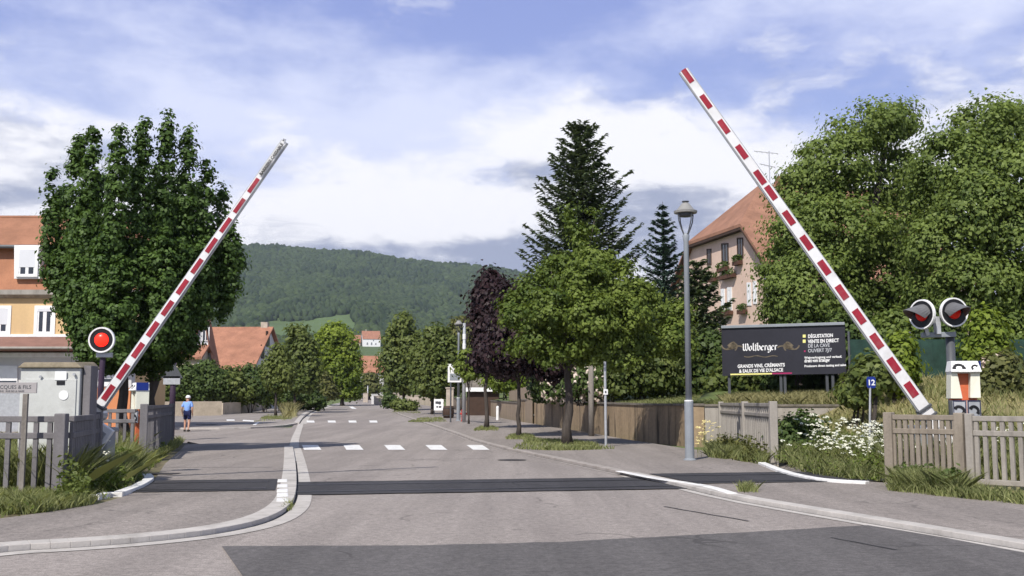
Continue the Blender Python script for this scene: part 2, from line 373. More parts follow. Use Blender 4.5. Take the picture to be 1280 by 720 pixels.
def conifer(name, label, base, h, rad, leaf, whorls, tone0=.35, group=None, start=.08, droop=.35, per=9, nspr=26, size=.16, prof=.85):
    t = thing(name, label, 'conifer', base, group); b = Vector(base); mb = MB(); rnd = random.Random(int(h * 100)); P = []; N = []; T = []; tn = []
    mb.tube([b, b + Vector((0, 0, h * .5)), b + Vector((0, 0, h))], [h * .018, h * .011, .012], 8)
    for w in range(whorls):
        f = start + (1 - start) * (w + rnd.uniform(-.25, .25)) / whorls; f = min(max(f, start), .985); z = h * f; ln = rad * (1 - f) ** prof * rnd.uniform(.8, 1.12) + .12
        nbr = max(4, int(per * (.5 + .6 * (1 - f)))); a0 = rnd.uniform(0, 6.28)
        for k in range(nbr):
            a = a0 + 6.283 * k / nbr + rnd.uniform(-.25, .25); L = ln * rnd.uniform(.62, 1.12); dr = droop * rnd.uniform(.6, 1.3) * (1 - f * .9)
            dirv = Vector((math.cos(a), math.sin(a), 0)); pts = []
            for q in range(5):
                s = q / 4; pts.append(b + Vector((0, 0, z)) + dirv * L * s + Vector((0, 0, L * (.25 * s * (1 - dr) - dr * 1.1 * s * (1 - s) * 1.6 + .28 * s * s * f))))
            mb.tube(pts, [.03, .022, .016, .01, .004], 4)
            ns = max(5, int(nspr * (L / rad) ** .8)); side = Vector((-dirv.y, dirv.x, 0)); tv = rnd.uniform(-.16, .16)
            for _ in range(ns):
                s = rnd.uniform(.12, 1.03); q = min(3, int(s * 4)); p = pts[q].lerp(pts[q + 1], s * 4 - q); sd = rnd.choice((-1, 1)); wd = L * .2 * (1.1 - s) + .1
                off = rnd.random() * wd
                P.append(p + side * sd * off + Vector((0, 0, -off * .35 + rnd.uniform(-.06, .03)))); T.append(side * sd * .75 + dirv * .7 + Vector((0, 0, -.25 + rnd.uniform(-.3, .3)))); N.append(Vector((rnd.uniform(-.5, .5), rnd.uniform(-.5, .5), 1))); tn.append(tone0 + tv + rnd.uniform(-.2, .25))
    mb.build('trunk', M['bark'], t, smooth=True)
    leaf_obj('crown', np.array(P), np.array(N), size * RG.uniform(.7, 1.35, len(P)), np.array(tn), L_[leaf], t, aspect=.36, T=np.array(T)); return t
def blades(name, P, h, mat, lean=.35, w=.012, tone=(.5, .2)):
    n = len(P); hh = (h * RG.uniform(.5, 1.25, n))[:, None]; a = RG.uniform(0, 6.283, n); ln = RG.normal(size=(n, 2)) * lean
    sd = np.stack([np.cos(a), np.sin(a), np.zeros(n)], 1) * w * RG.uniform(.6, 1.4, n)[:, None]
    tip = P + np.concatenate([ln * hh, hh], 1); mid = P + np.concatenate([ln * hh * .35, hh * .55], 1)
    V = np.stack([P - sd, P + sd, mid + sd * .7, tip, mid - sd * .7], 1).reshape(-1, 3)
    me = bpy.data.meshes.new(name); me.vertices.add(5 * n); me.vertices.foreach_set('co', V.ravel()); me.loops.add(5 * n); me.loops.foreach_set('vertex_index', np.arange(5 * n))
    me.polygons.add(n); me.polygons.foreach_set('loop_start', np.arange(0, 5 * n, 5)); me.polygons.foreach_set('loop_total', np.full(n, 5))
    at_ = me.attributes.new('tone', 'FLOAT', 'POINT'); at_.data.foreach_set('value', np.repeat(np.clip(RG.normal(tone[0], tone[1], n), 0, 1), 5))
    me.materials.append(mat); me.update(); me.validate(); o = bpy.data.objects.new(name, me); COL.objects.link(o); return o
def scatter(poly, n, zf, clumpy=0, cr=.25):
    xs = [p[0] for p in poly]; ys = [p[1] for p in poly]; out = []
    cs = [(random.uniform(min(xs), max(xs)), random.uniform(min(ys), max(ys))) for _ in range(clumpy)] if clumpy else None
    tries = 0
    while len(out) < n and tries < n * 30:
        tries += 1
        if cs and random.random() < .75:
            c = random.choice(cs); x = random.gauss(c[0], cr); y = random.gauss(c[1], cr)
        else: x = random.uniform(min(xs), max(xs)); y = random.uniform(min(ys), max(ys))
        ins = False; j = len(poly) - 1
        for i in range(len(poly)):
            if (poly[i][1] > y) != (poly[j][1] > y) and x < (poly[j][0] - poly[i][0]) * (y - poly[i][1]) / (poly[j][1] - poly[i][1]) + poly[i][0]: ins = not ins
            j = i
        if ins: out.append((x, y, zf(x, y)))
    return np.array(out) if out else np.zeros((1, 3))
# ================================================================== SETTING
ys = [-60, -20, 0, 10, 20, 30] + list(range(40, 320, 12)) + [340, 400, 500, 620, 800, 1100, 1600, 2300, 3500, 6000]
xs = [-5000, -2000, -800, -300, -120, -60, -30, 0, 30, 60, 120, 300, 800, 2000, 5000]
mb = MB(); mb.add([(x, y, e(y) - .04) for y in ys for x in xs], [(j * len(xs) + i, j * len(xs) + i + 1, (j + 1) * len(xs) + i + 1, (j + 1) * len(xs) + i) for j in range(len(ys) - 1) for i in range(len(xs) - 1)])
struct('ground', mb, M['lawn'])
DV = Vector((-.196, .981, 0)); NV = Vector((.981, .196, 0))      # along and across the road
def zf(p, h): return Vector((p.x, p.y, e(p.y) + h))
# road: the near carriageway and the street running away
Lk = [gp(*q) for q in ((-330, 760), (-160, 712), (0, 690), (100, 685), (200, 677), (280, 667), (335, 654), (362, 638), (370, 622), (371, 600), (369, 577), (366, 560))]
Lfar = [gp(*q) for q in ((366, 540), (374, 532), (380, 521), (386, 516), (405, 509), (432, 503.5), (452, 499.5))]
Rk = [gp(*q) for q in ((1420, 712), (1280, 688), (1100, 657), (1000, 640), (915, 625), (840, 607), (770, 592), (700, 577), (620, 560), (565, 541), (520, 526), (497, 518), (484, 511), (480, 505.5), (478, 500))]
Rk = smooth_line(Rk, 1); Lk = smooth_line(Lk, 2)
mb = MB(); yy = [-4, 0, 3, 6, 9, 12, 15, 18, 22, 26, 30, 34, 38] + list(range(40, 56, 3))
mb.add([(x - .2 * y, y, e(y) + .0) for y in yy for x in (-14, 12)], [(2 * i, 2 * i + 1, 2 * i + 3, 2 * i + 2) for i in range(len(yy) - 1)])
struct('road', mb, M['road'])
mb = MB(); A = []; B = []
for y in list(range(54, 100, 4)) + list(range(100, 261, 10)):
    def xat(pl):
        for a, b in zip(pl[:-1], pl[1:]):
            if a.y <= y <= b.y: return a.x + (b.x - a.x) * (y - a.y) / (b.y - a.y + 1e-9)
        return pl[-1].x + (y - pl[-1].y) * -.18
    A.append(Vector((xat(Lfar) - .3, y, e(y) + .004))); B.append(Vector((xat(Rk) + .3, y, e(y) + .004)))
struct('street', sheet(A, B), M['road'])
# kerbs and pavements
KH = .065
def kerb(pl, name, side, w=.17, h=KH, gutter=.24, mat='kerb', gm='kerb'):
    pl = densify(pl, .8); o = offset(pl, side * w)
    mb = MB()
    for a, b, c, d in zip(pl[:-1], pl[1:], o[:-1], o[1:]):
        q = [a, b, d, c]; mb.hexa([zf(p, -.05) for p in q] + [zf(p, h + (.0 if i < 2 else .004)) for i, p in enumerate(q)])
    struct(name, mb, M[mat], bevel=.006)
    if gutter:
        g = offset(pl, -side * gutter); j = offset(pl, -side * .035); struct('kerb_joint', sheet([zf(p, .007) for p in pl], [zf(p, .007) for p in j]), M['tar']); struct('gutter', sheet([zf(p, .008) for p in j], [zf(p, .006) for p in g]), M[gm])
    return o
lo = kerb(Lk[:], 'kerb', 1, .26)
gl_ = smooth_line([gp(*q) for q in ((370.5, 577), (367, 559), (368.5, 549), (373, 538), (376, 529))], 1); struct('gutter', sheet([zf(p, .012) for p in offset(gl_, .14)], [zf(p, .012) for p in offset(gl_, -.16)]), M['kerb'])
def poly_sheet(name, pts, m, h):
    import bmesh
    bm = bmesh.new(); vs = [bm.verts.new((p.x, p.y, 0)) for p in pts]; f = bm.faces.new(vs); bmesh.ops.triangulate(bm, faces=[f])
    for y in range(28, 240, 6): 
        bmesh.ops.bisect_plane(bm, geom=bm.verts[:] + bm.edges[:] + bm.faces[:], plane_co=(0, y, 0), plane_no=(0, 1, 0))
    for v in bm.verts: v.co.z = e(v.co.y) + h
    bmesh.ops.recalc_face_normals(bm, faces=bm.faces)
    for f in bm.faces:
        if f.normal.z < 0: f.normal_flip()
    me = bpy.data.meshes.new(name); bm.to_mesh(me); bm.free(); me.materials.append(m); o = bpy.data.objects.new(name, me); COL.objects.link(o)
    return tag(o, None, None, kind='structure')
leftback = [gp(*q, KH) for q in ((345, 556), (300, 556), (250, 555), (205, 553.5), (120, 553))]
verge_edge = [gp(*q, KH) for q in ((235, 552), (226, 562), (206, 580), (195, 597), (178, 612), (150, 622), (122, 630), (60, 640), (0, 648), (-120, 662), (-330, 690))]
poly_sheet('pavement', lo + [leftback[0]] + leftback[1:4] + verge_edge, M['pave'], KH)
# verge on the near side of the fence
vl = verge_edge + [gp(-700, 690), gp(-700, 560), gp(-60, 548), gp(150, 546)]
poly_sheet('verge', vl, M['earth'], KH - .012)
# side street pavement on the far side
fk = [gp(*q) for q in ((-150, 540), (60, 538.5), (200, 537), (300, 536.5), (352, 534), (372, 530.5))]
fo = kerb(smooth_line(fk, 1), 'kerb', 1, .2, .08, 0)
poly_sheet('pavement', fo + [gp(379, 522, .08), gp(388, 515, .08), gp(404, 509, .08), gp(400, 505, .08), gp(330, 512, .08), gp(200, 517, .08), gp(-150, 520, .08)], M['pave2'], .08)
fk2 = [gp(*q) for q in ((374, 530), (380, 521), (386, 516), (406, 508.7), (432, 503.2))]
kerb(smooth_line(fk2, 1), 'kerb', 1, .3, .09, .4)
# right-hand pavement
kc = min(range(len(Rk)), key=lambda i: abs(Rk[i].y - 20.6))
ro = kerb(Rk[:kc + 1], 'kerb', -1, .2, KH, .17)[:-1] + kerb(Rk[kc:], 'kerb', -1, .2, KH, .12, 'kerb2', 'kerb2')
rb = [gp(*q, KH) for q in ((1450, 645), (1290, 623), (1180, 612), (1110, 604), (1060, 600), (1000, 592), (960, 582), (930, 577), (866, 562), (760, 545), (650, 527), (600, 517.5), (560, 510.5), (520, 505), (490, 501.5), (484, 499.5))]
poly_sheet('pavement', ro + rb[::-1], M['pave'], KH + .004)
# resurfaced strip where the railway crosses
def strip(t0, t1, s0, s1, h, name, m):
    n = 40; a = []; b = []
    for i in range(n + 1):
        s = s0 + (s1 - s0) * i / n; w = random.uniform(-.025, .025); w2 = random.uniform(-.03, .03)
        a.append(DV * (t0 + w) + NV * s + Vector((0, 0, h))); b.append(DV * (t1 + w2) + NV * s + Vector((0, 0, h)))
    return struct(name, sheet(a, b), m)
def rail(t0, s0, s1, h):
    for dt, w_, m_, dh in ((0, .075, 'railsteel', .004), (-.075, .06, 'black', .002)):
        a = DV * (t0 + dt) + NV * s0; b = DV * (t0 + dt) + NV * s1; mb = MB(); q = DV * w_ / 2
        mb.add([p + UPZ * (h + dh) for p in (a - q, b - q, b + q, a + q)], [(0, 1, 2, 3)]); struct('rail' if dt == 0 else 'flange_groove', mb, M[m_])
UPZ = Vector((0, 0, 1)); M['railsteel'] = pm('worn_rail_steel', (.068, .062, .062), .5, .3, 6, .1, 30, metal=.2)
for t_r in (17.4, 18.85): rail(t_r, -.02, 6.2, .016); rail(t_r, -2.7, -.42, KH + .014); rail(t_r, 6.5, 9.9, KH + .016)
strip(16.85, 19.55, -.02, 6.28, .014, 'track_crossing', M['tar'])
strip(17.05, 19.5, -2.75, -.27, KH + .012, 'track_crossing', M['tar'])
strip(17.0, 19.5, 6.5, 10.1, KH + .014, 'track_crossing', M['tar'])
# darker resurfaced patch close to the camera
pts = [gp(*q) for q in ((277, 684), (500, 683), (700, 678.5), (900, 668), (1085, 657.5), (1180, 673), (1262, 688.5))]
low = [gp(*q) for q in ((330, 760), (500, 790), (700, 790), (900, 790), (1150, 790), (1300, 770), (1390, 712))]
pts = densify(pts, .25); pts = [p + Vector((0, random.uniform(-.03, .03), 0)) for p in pts]; low = [low[0].lerp(low[-1], i / (len(pts) - 1)) + Vector((0, -2.2 * math.sin(math.pi * i / (len(pts) - 1)), 0)) for i in range(len(pts))]
struct('asphalt_patch', sheet(pts, low, .01), M['patch'])
# tar seams
for a, b in (((205, 584), (340, 584)), ((430, 588), (520, 587)), ((830, 633), (935, 651)), ((1040, 672), (1120, 687)), ((480, 575), (610, 573))):
    h = KH + .006 if a[0] < 300 else .006
    if a[0] == 1040: h = .014
    p, q = gp(*a, h), gp(*b, h); mid = [p.lerp(q, i / 8) + Vector((0, random.uniform(-.03, .03), 0)) for i in range(9)]
    struct('tar_seam', sheet(offset(mid, .018), offset(mid, -.018), .0), M['tar'])
# manhole and drain covers
for u, v, h, w, d in ((640, 575, .006, .7, .5), (258, 530.5, .09, 1.1, .8), (205, 592, KH + .006, .5, .4)):
    p = gp(u, v, h); struct('manhole_cover', MB().lathe(p, [(w / 2, 0), (w / 2, .004)], 20) if d > .45 else MB().box(p + Vector((0, 0, .002)), (w, d, .004), -.2), M['iron'])
# zebra crossings and other paint
def quad(name, ps, h, m='white'):
    ps = [gp(u, v, h) for u, v in ps]
    a = [ps[0].lerp(ps[3], i / 6) for i in range(7)]; b = [ps[1].lerp(ps[2], i / 6) for i in range(7)]
    return struct(name, sheet(a, b), M[m])
for u in (377.5, 429, 480, 531.5, 583):
    k = (u - 428.5) / 51.5
    quad('zebra_marking', [(u, 556.2), (u + 20, 556.2), (u + 25.5 + k * 1.2, 562.2), (u + 4.0 + k * 1.5, 562.2)], .008)
for u in (383, 409.5, 435.5, 461.5): quad('zebra_marking', [(u, 525.6), (u + 9.5, 525.6), (u + 10.5, 528.2), (u + .8, 528.2)], .014)
for q in ([(283, 524.3), (293, 524.3), (293.5, 526), (283.5, 526)], [(304, 524.6), (318, 525.6), (317, 527.2), (303, 526.2)], [(321, 527.8), (325, 527.2), (319.5, 531.5), (315.5, 531.2)]): quad('road_marking', q, .09)
quad('road_marking', [(436, 508.2), (441, 508.2), (446, 511), (440, 511)], .014)
# white painted kerb pieces by the tracks
def painted(pl, name, w, h0, h1):
    pl = densify(smooth_line(pl, 2), .5); o = offset(pl, w); mb = MB()
    for a, b, c, d in zip(pl[:-1], pl[1:], o[:-1], o[1:]):
        q = [a, b, d, c]; mb.hexa([zf(p, h0) for p in q] + [zf(p, h1) for p in q])
    return struct(name, mb, M['white'], bevel=.01)
painted([gp(*q, .02) for q in ((769, 592), (815, 602), (860, 608), (885, 613), (909, 621))], 'white_kerb_edge', .16, KH - .004, KH + .008)
painted([gp(*q, KH) for q in ((957, 580.5), (985, 592), (1015, 599), (1040, 602.5), (1087, 605))], 'white_kerb_edge', -.16, KH - .02, KH + .05)
painted([gp(*q, KH) for q in ((189, 596), (194, 601), (182, 609), (168, 615), (153, 620.5))], 'white_kerb_edge', -.16, KH - .02, KH + .06)
painted([gp(*q, KH) for q in ((141, 620), (135, 622), (124, 624))], 'white_kerb_edge', -.15, KH - .02, KH + .06)
for v in (601, 607.5, 613.5, 619, 625):
    p = gp(353, v, KH); struct('white_kerb_stone', MB().box((p.x, p.y, KH / 2), (.17, .62 if v < 620 else .5, KH + .014), .2), M['white'], bevel=.015)
# ------------------------------------------------------------------ hills
def vr(u):
    K = [(-900, 330), (0, 300), (200, 304), (300, 309), (400, 314), (440, 314), (500, 327), (560, 333), (600, 337), (700, 350), (900, 365), (1300, 385), (2200, 430)]
    for a, b in zip(K[:-1], K[1:]):
        if u <= b[0]: return a[1] + (b[1] - a[1]) * max(0, (u - a[0]) / (b[0] - a[0]))
    return 430
Y0, Y1 = 500.0, 2100.0
def hz(u, y):
    t = (y - Y0) / (Y1 - Y0); v = 489 - (489 - vr(u)) * max(0, min(t, 1)) ** .8
    z = CAMZ + (503 - v) / F * y
    z += (math.sin(u * .021 + y * .004) * 5 + math.sin(u * .05 - y * .009 + 2) * 3) * sstep(700, 1200, y) * (1 - sstep(1700, 2050, y) * .6)
    if t > 1: z -= (y - Y1) * .22
    return z
US = list(range(-700, 1900, 40)); YS = [500, 540, 600, 660, 720, 800, 880, 960, 1040, 1120, 1200, 1300, 1400, 1500, 1600, 1700, 1800, 1900, 2000, 2060, 2100, 2160, 2300, 2600]
mb = MB(); mb.add([((u - 640) / F * y, y, hz(u, y) - (3 if y == 500 else 0)) for y in YS for u in US], [(j * len(US) + i, j * len(US) + i + 1, (j + 1) * len(US) + i + 1, (j + 1) * len(US) + i) for j in range(len(YS) - 1) for i in range(len(US) - 1)])
M['hill'] = pm('vineyard_and_meadow', (.075, .115, .04), .95, .3, .006, .0, 1, dirt=(.12, .15, .06), dirtamt=.6)
struct('hills', mb, M['hill'], smooth=True)
def in_field(u, y):
    w = 8 * math.sin(y * .02) + 6 * math.sin(u * .11)
    if 985 < y < 1185 + (u - 385) * .5 and 326 + w < u < 450 + (y - 1100) * .08 + w: return True
    if 240 < u < 305 + w and 1060 < y < 1135: return True
    if y < 900 and 425 < u < 500: return True
    return y < 700
phi = (1 + 5 ** .5) / 2
iv = np.array([(-1, phi, 0), (1, phi, 0), (-1, -phi, 0), (1, -phi, 0), (0, -1, phi), (0, 1, phi), (0, -1, -phi), (0, 1, -phi), (phi, 0, -1), (phi, 0, 1), (-phi, 0, -1), (-phi, 0, 1)]); iv /= np.linalg.norm(iv[0])
ifc = [(0, 11, 5), (0, 5, 1), (0, 1, 7), (0, 7, 10), (0, 10, 11), (1, 5, 9), (5, 11, 4), (11, 10, 2), (10, 7, 6), (7, 1, 8), (3, 9, 4), (3, 4, 2), (3, 2, 6), (3, 6, 8), (3, 8, 9), (4, 9, 5), (2, 4, 11), (6, 2, 10), (8, 6, 7), (9, 8, 1)]
vl_, fl_, cache = list(map(tuple, iv)), [], {}
def midp(a, b):
    k = (min(a, b), max(a, b))
    if k not in cache:
        m_ = np.array(vl_[a]) + np.array(vl_[b]); cache[k] = len(vl_); vl_.append(tuple(m_ / np.linalg.norm(m_)))
    return cache[k]
for a, b, c in ifc:
    x, y_, z_ = midp(a, b), midp(b, c), midp(c, a); fl_ += [(a, x, z_), (b, y_, x), (c, z_, y_), (x, y_, z_)]
IV, IF = np.array(vl_), np.array(fl_)
def blobs(name, C, r, hgt, tone, mat):
    n = len(C); V = IV[None] * (r[:, None, None] * np.array([1, 1, 0])[None, None] + (r * hgt)[:, None, None] * np.array([0, 0, 1])[None, None]) * (1 + RG.normal(0, .16, (n, len(IV), 1))) + C[:, None]
    me = bpy.data.meshes.new(name); me.vertices.add(n * 42); me.vertices.foreach_set('co', V.ravel()); fa = (IF[None] + (np.arange(n) * 42)[:, None, None]).reshape(-1, 3)
    me.loops.add(fa.size); me.loops.foreach_set('vertex_index', fa.ravel()); me.polygons.add(len(fa)); me.polygons.foreach_set('loop_start', np.arange(0, fa.size, 3)); me.polygons.foreach_set('loop_total', np.full(len(fa), 3))
    at_ = me.attributes.new('tone', 'FLOAT', 'POINT'); at_.data.foreach_set('value', np.clip(np.repeat(tone, 42) + RG.normal(0, .05, n * 42), 0, 1)); me.materials.append(mat); me.update(); me.validate()
    o = bpy.data.objects.new(name, me); COL.objects.link(o); return o
C = []; rr = []; hh = []; tt = []
rnd = random.Random(3)
while len(C) < 24000:
    y = math.sqrt(rnd.uniform(700 ** 2, 2130 ** 2)); u = rnd.uniform(120, 760)
    if in_field(u, y): continue
    r = rnd.uniform(2.8, 5.8) * (.75 + .25 * (y / 1500)); x = (u - 640) / F * y
    con = math.sin(x * .013 + 1.2) * math.sin(y * .009 + .4) + .5 * math.sin(x * .031 + y * .017) + .35 * math.sin(x * .07 - y * .011 + 1)
    dark = con > .35
    C.append((x, y, hz(u, y) + r * .45)); rr.append(r * (.8 if dark else 1)); hh.append(rnd.uniform(1.3, 2.0) if dark else rnd.uniform(.8, 1.2)); tt.append(.5 - .38 * (con > .35) + .16 * con + rnd.gauss(0, .17))
tag(blobs('hill_forest', np.array(C), np.array(rr), np.array(hh), np.array(tt), L_['forest']), 'dense dark green forest covering the distant hill', 'forest', kind='stuff')
# vineyard rows on the light clearing
# ------------------------------------------------------------------ garden behind the retaining wall and the track bank
WL = [gp(480, 499.5) + Vector((.5, 0, 0)), gp(560, 510.5), gp(650, 527), gp(760, 545), gp(860, 557.5), Vector((X(880, 35.2), 35.2, 0)), Vector((X(960, 34.6), 34.6, 0)), Vector((X(1062, 34), 34, 0))]
wb = [Vector((p.x, p.y, 0)) for p in WL]
gl = wb[1:] + [Vector((13.0, 33.6, 0)), Vector((20, 33, 0)), Vector((40, 31, 0)), Vector((80, 28, 0))]
gl = densify(gl, 2.0); zt = []
for p in gl: zt.append(max(1.22 + .0 * p.x, 0) if p.x < 10.6 else 1.22 + .95 * sstep(10.6, 14, p.x))
for i, p in enumerate(gl):
    if p.y > 38: zt[i] = e(p.y) + 1.22
rows = []
for d_, dz in ((.12, 0), (1, .06), (3, .22), (7, .52), (14, .95), (28, 1.4), (70, 2.2), (140, 2.8)):
    of = [Vector((p.x + d_ * (.93 if p.y > 36 else .25), p.y + d_ * (.35 if p.y > 36 else .97), zt[i] + dz + random.uniform(-.03, .05) * (d_ > .5))) for i, p in enumerate(gl)]
    rows.append(of)
mb = MB(); n = len(gl); mb.add([p for r_ in rows for p in r_], [(j * n + i, j * n + i + 1, (j + 1) * n + i + 1, (j + 1) * n + i) for j in range(len(rows) - 1) for i in range(n - 1)])
struct('garden_lawn', mb, M['lawn'], smooth=True)
def bankz(x, y):
    f1 = KH + .05 * max(0, y - 21); f2 = KH + min(2.12, .148 * max(0, y - 19.2)); t = sstep(8.6, 12.5, x)
    return f1 * (1 - t) + f2 * t
bp = [Vector((p.x, p.y, 0)) for p in rb[:9]]
mb = MB(); nx, ny = 60, 36; vs = []
def front_y(x):
    pl = sorted(bp, key=lambda p: p.x)
    for a, b in zip(pl[:-1], pl[1:]):
        if a.x <= x <= b.x: return a.y + (b.y - a.y) * (x - a.x) / (b.x - a.x)
    return pl[-1].y if x > pl[-1].x else pl[0].y
for j in range(ny + 1):
    for i in range(nx + 1):
        x = 5.9 + (i / nx) ** 1.6 * 45; y0 = front_y(x) - .03; y = y0 + (36.5 - y0) * j / ny; x = max(x, 6.16 + max(0, y - 25.2) * .058)
        vs.append((x, y, bankz(x, y) - .02 + random.uniform(-.02, .03) * (j > 1)))
mb.add(vs, [(j * (nx + 1) + i, j * (nx + 1) + i + 1, (j + 1) * (nx + 1) + i + 1, (j + 1) * (nx + 1) + i) for j in range(ny) for i in range(nx)])
struct('track_bank', mb, M['dry'], smooth=True)

# ================================================================== WALLS AND FENCES
def wall_thing(name, label, pl, z0, z1, th, m, cap=None, side=1, group=None):
    pl = densify(pl, 1.5); o = offset(pl, side * th); t = thing(name, label, 'wall', Vector((pl[0].x, pl[0].y, e(pl[0].y))), group); mb = MB()
    f = lambda z, p: (z(p) if callable(z) else z)
    for a, b, c, d in zip(pl[:-1], pl[1:], o[:-1], o[1:]):
        q = [a, b, d, c]; mb.hexa([Vector((p.x, p.y, f(z0, p))) for p in q] + [Vector((p.x, p.y, f(z1, p))) for p in q])
    mb.build('wall_body', M[m], t)
    if cap:
        mb = MB(); a1 = offset(pl, -side * .05); o1 = offset(pl, side * (th + .04))
        for a, b, c, d in zip(a1[:-1], a1[1:], o1[:-1], o1[1:]):
            q = [a, b, d, c]; mb.hexa([Vector((p.x, p.y, f(z1, p) + .003)) for p in q] + [Vector((p.x, p.y, f(z1, p) + .075)) for p in q])
        mb.build('coping', M[cap], t)
    return t
zb = lambda p: e(p.y) - .1
wall_thing('retaining_wall', 'long brown stained retaining wall with dark coping along the pavement, below the lawn', wb[2:6], zb, lambda p: e(p.y) + 1.29, .28, 'wall', 'cap')
wall_thing('retaining_wall', 'short pale grey retaining wall behind the white flowers, under the billboard', [wb[5] + Vector((.02, 0, 0)), wb[6], wb[7]], zb, lambda p: 1.27, .28, 'fence', 'cap')
wall_thing('garden_wall', 'low brown wall between the plank fence and the street trees farther up', wb[1:3], zb, lambda p: e(p.y) + 1.1, .28, 'wood', 'cap')
wall_thing('garden_wall', 'low pale beige wall running behind the farthest street trees', [gp(484, 500), gp(510, 503.5), gp(552, 509.5)], zb, lambda p: e(p.y) + 1.0, .25, 'beige')
def plank_fence():
    p0, p1 = gp(668, 530), gp(636, 523.5); p1 = p1 + Vector((0.15, 0, 0)); t = thing('plank_fence', 'tall weathered vertical plank fence at the end of the brown wall', 'fence', p0)
    d = (p1 - p0); n = 26; mb = MB()
    for i in range(n):
        a = p0 + d * (i / n) - Vector((.12, 0, 0)); b = p0 + d * ((i + .93) / n) - Vector((.12, 0, 0)); h = 2.15 + random.uniform(-.05, .05) - .35 * (i / n)
        mb.beam(a + Vector((0, 0, h / 2)), b + Vector((0, 0, h / 2)), .03, h)
    mb.build('planks', M['wood'], t); mb = MB()
    for z in (.5, 1.5): mb.beam(p0 + Vector((0.0, 0, z)), p1 + Vector((0.0, 0, z)), .06, .1)
    mb.build('rail', M['greywood'], t)
plank_fence()
def conc_fence(label, p0, p1, h, n, m, group='concrete paling fences by the tracks', bot=True, ends=(1, 1), pw=.14, bw=.065, rails=(.0, .23)):
    p0, p1 = Vector(p0), Vector(p1); t = thing('paling_fence', label, 'fence', p0, group); d = (p1 - p0); L = d.length; dn = d.normalized(); up = Vector((0, 0, 1))
    for k, p in ((0, p0), (1, p1)):
        if ends[k]: mb = MB(); mb.beam(p - up * .1, p + up * (h + .03), pw, pw, up=dn); mb.build('post', M[m], t, bevel=.015)
    for z in [h - .05 - r for r in rails] + ([.1] if bot else []):
        mb = MB(); a = p0 + dn * pw * .5 + up * z; mb.beam(a, p1 - dn * pw * .5 + up * z, .075, .085); mb.build('rail', M[m], t, bevel=.01)
    mb = MB()
    for i in range(n):
        p = p0 + d * ((i + .8) / (n + .6)); mb.beam(p + up * (.145 if bot else 0), p + up * (h - .095), bw, .045, up=dn.cross(up))
    mb.build('palings', M[m], t); return t
# near the camera on the overgrown side
A0 = Vector((X(78, 15.3), 15.3, KH - .02))
conc_fence('dark grey concrete paling fence in front of the utility cabinet', A0 + Vector((-2.6, -.1, 0)), A0, 1.17, 13, 'fenced', pw=.16)
A1 = A0 + DV * 2.9 + Vector((0, 0, 0))
conc_fence('dark grey concrete paling fence running back towards the raised short barrier', A0 + Vector((.09, .1, 0)), A1, 1.17, 17, 'fenced', ends=(0, 1), bw=.13)
B0 = gp(178, 578, KH - .03); B1 = gp(213, 556.5, KH - .03)
conc_fence('dark weathered concrete paling fence along the shaded path below the columnar trees', B0, B1, 1.3, 36, 'fenced', pw=.17, bw=.09)
B2 = B0 + Vector((-1.75, -.1, 0))
conc_fence('grey concrete paling fence behind the counterweight of the short barrier', B2, B0 - Vector((.12, 0, 0)), 1.22, 9, 'fenced', ends=(1, 0))
# by the tall barrier
C0 = gp(1114, 603, KH); C1 = gp(1203, 608, KH)
C0.z = C1.z = KH - .01
conc_fence('brownish grey concrete paling fence in front of the tall barrier foot', C0, C1, 1.15, 11, 'fenceb', bot=False, pw=.15)
C2 = C1 + (C1 - C0).normalized() * 2.6 + Vector((0, -.15, 0))
conc_fence('pale concrete paling fence with white bottom rail below the emergency telephone', C1 + (C1 - C0).normalized() * .16, C2, 1.14, 18, 'fence', ends=(1, 1), pw=.12)
D0 = gp(968, 580, KH); D1 = Vector((X(901, 34.2), 34.2, KH))
conc_fence('concrete paling fence running from the white kerb edge back to the brown wall', D0, D0.lerp(D1, .45), 1.33, 14, 'fence', pw=.17, bot=False)
conc_fence('concrete paling fence ending against the brown wall beneath the billboard', D0.lerp(D1, .46), D1, 1.33, 14, 'fence', pw=.15, bot=False, ends=(1, 1))
# green netting fence on the bank
t = thing('netting_fence', 'dark green netting fence across the bank behind the signal lamps', 'fence', at(1065, 485, 33.6))
for i, u in enumerate((1063, 1140, 1215, 1290)):
    p = at(u, 487, 33.6); p.z = 1.6; MB().tube([p, p + Vector((0, 0, 2.0))], .035, 8).build('post', M['dgrey'], t)
mb = MB(); a = at(1064, 485, 33.62); b = at(1310, 485, 33.62)
for i in range(12):
    p = a.lerp(b, i / 12); q = a.lerp(b, (i + 1) / 12); w = .04 * math.sin(i * 2.1)
    mb.hexa([(p.x, p.y + w, 1.7), (q.x, q.y + .04 * math.sin((i + 1) * 2.1), 1.7), (q.x, q.y + .02 + .04 * math.sin((i + 1) * 2.1), 1.7), (p.x, p.y + .02 + w, 1.7), (p.x, p.y + w, 3.35), (q.x, q.y + .04 * math.sin((i + 1) * 2.1), 3.35), (q.x, q.y + .02 + .04 * math.sin((i + 1) * 2.1), 3.35), (p.x, p.y + .02 + w, 3.35)])
mb.build('netting', M['net'], t)
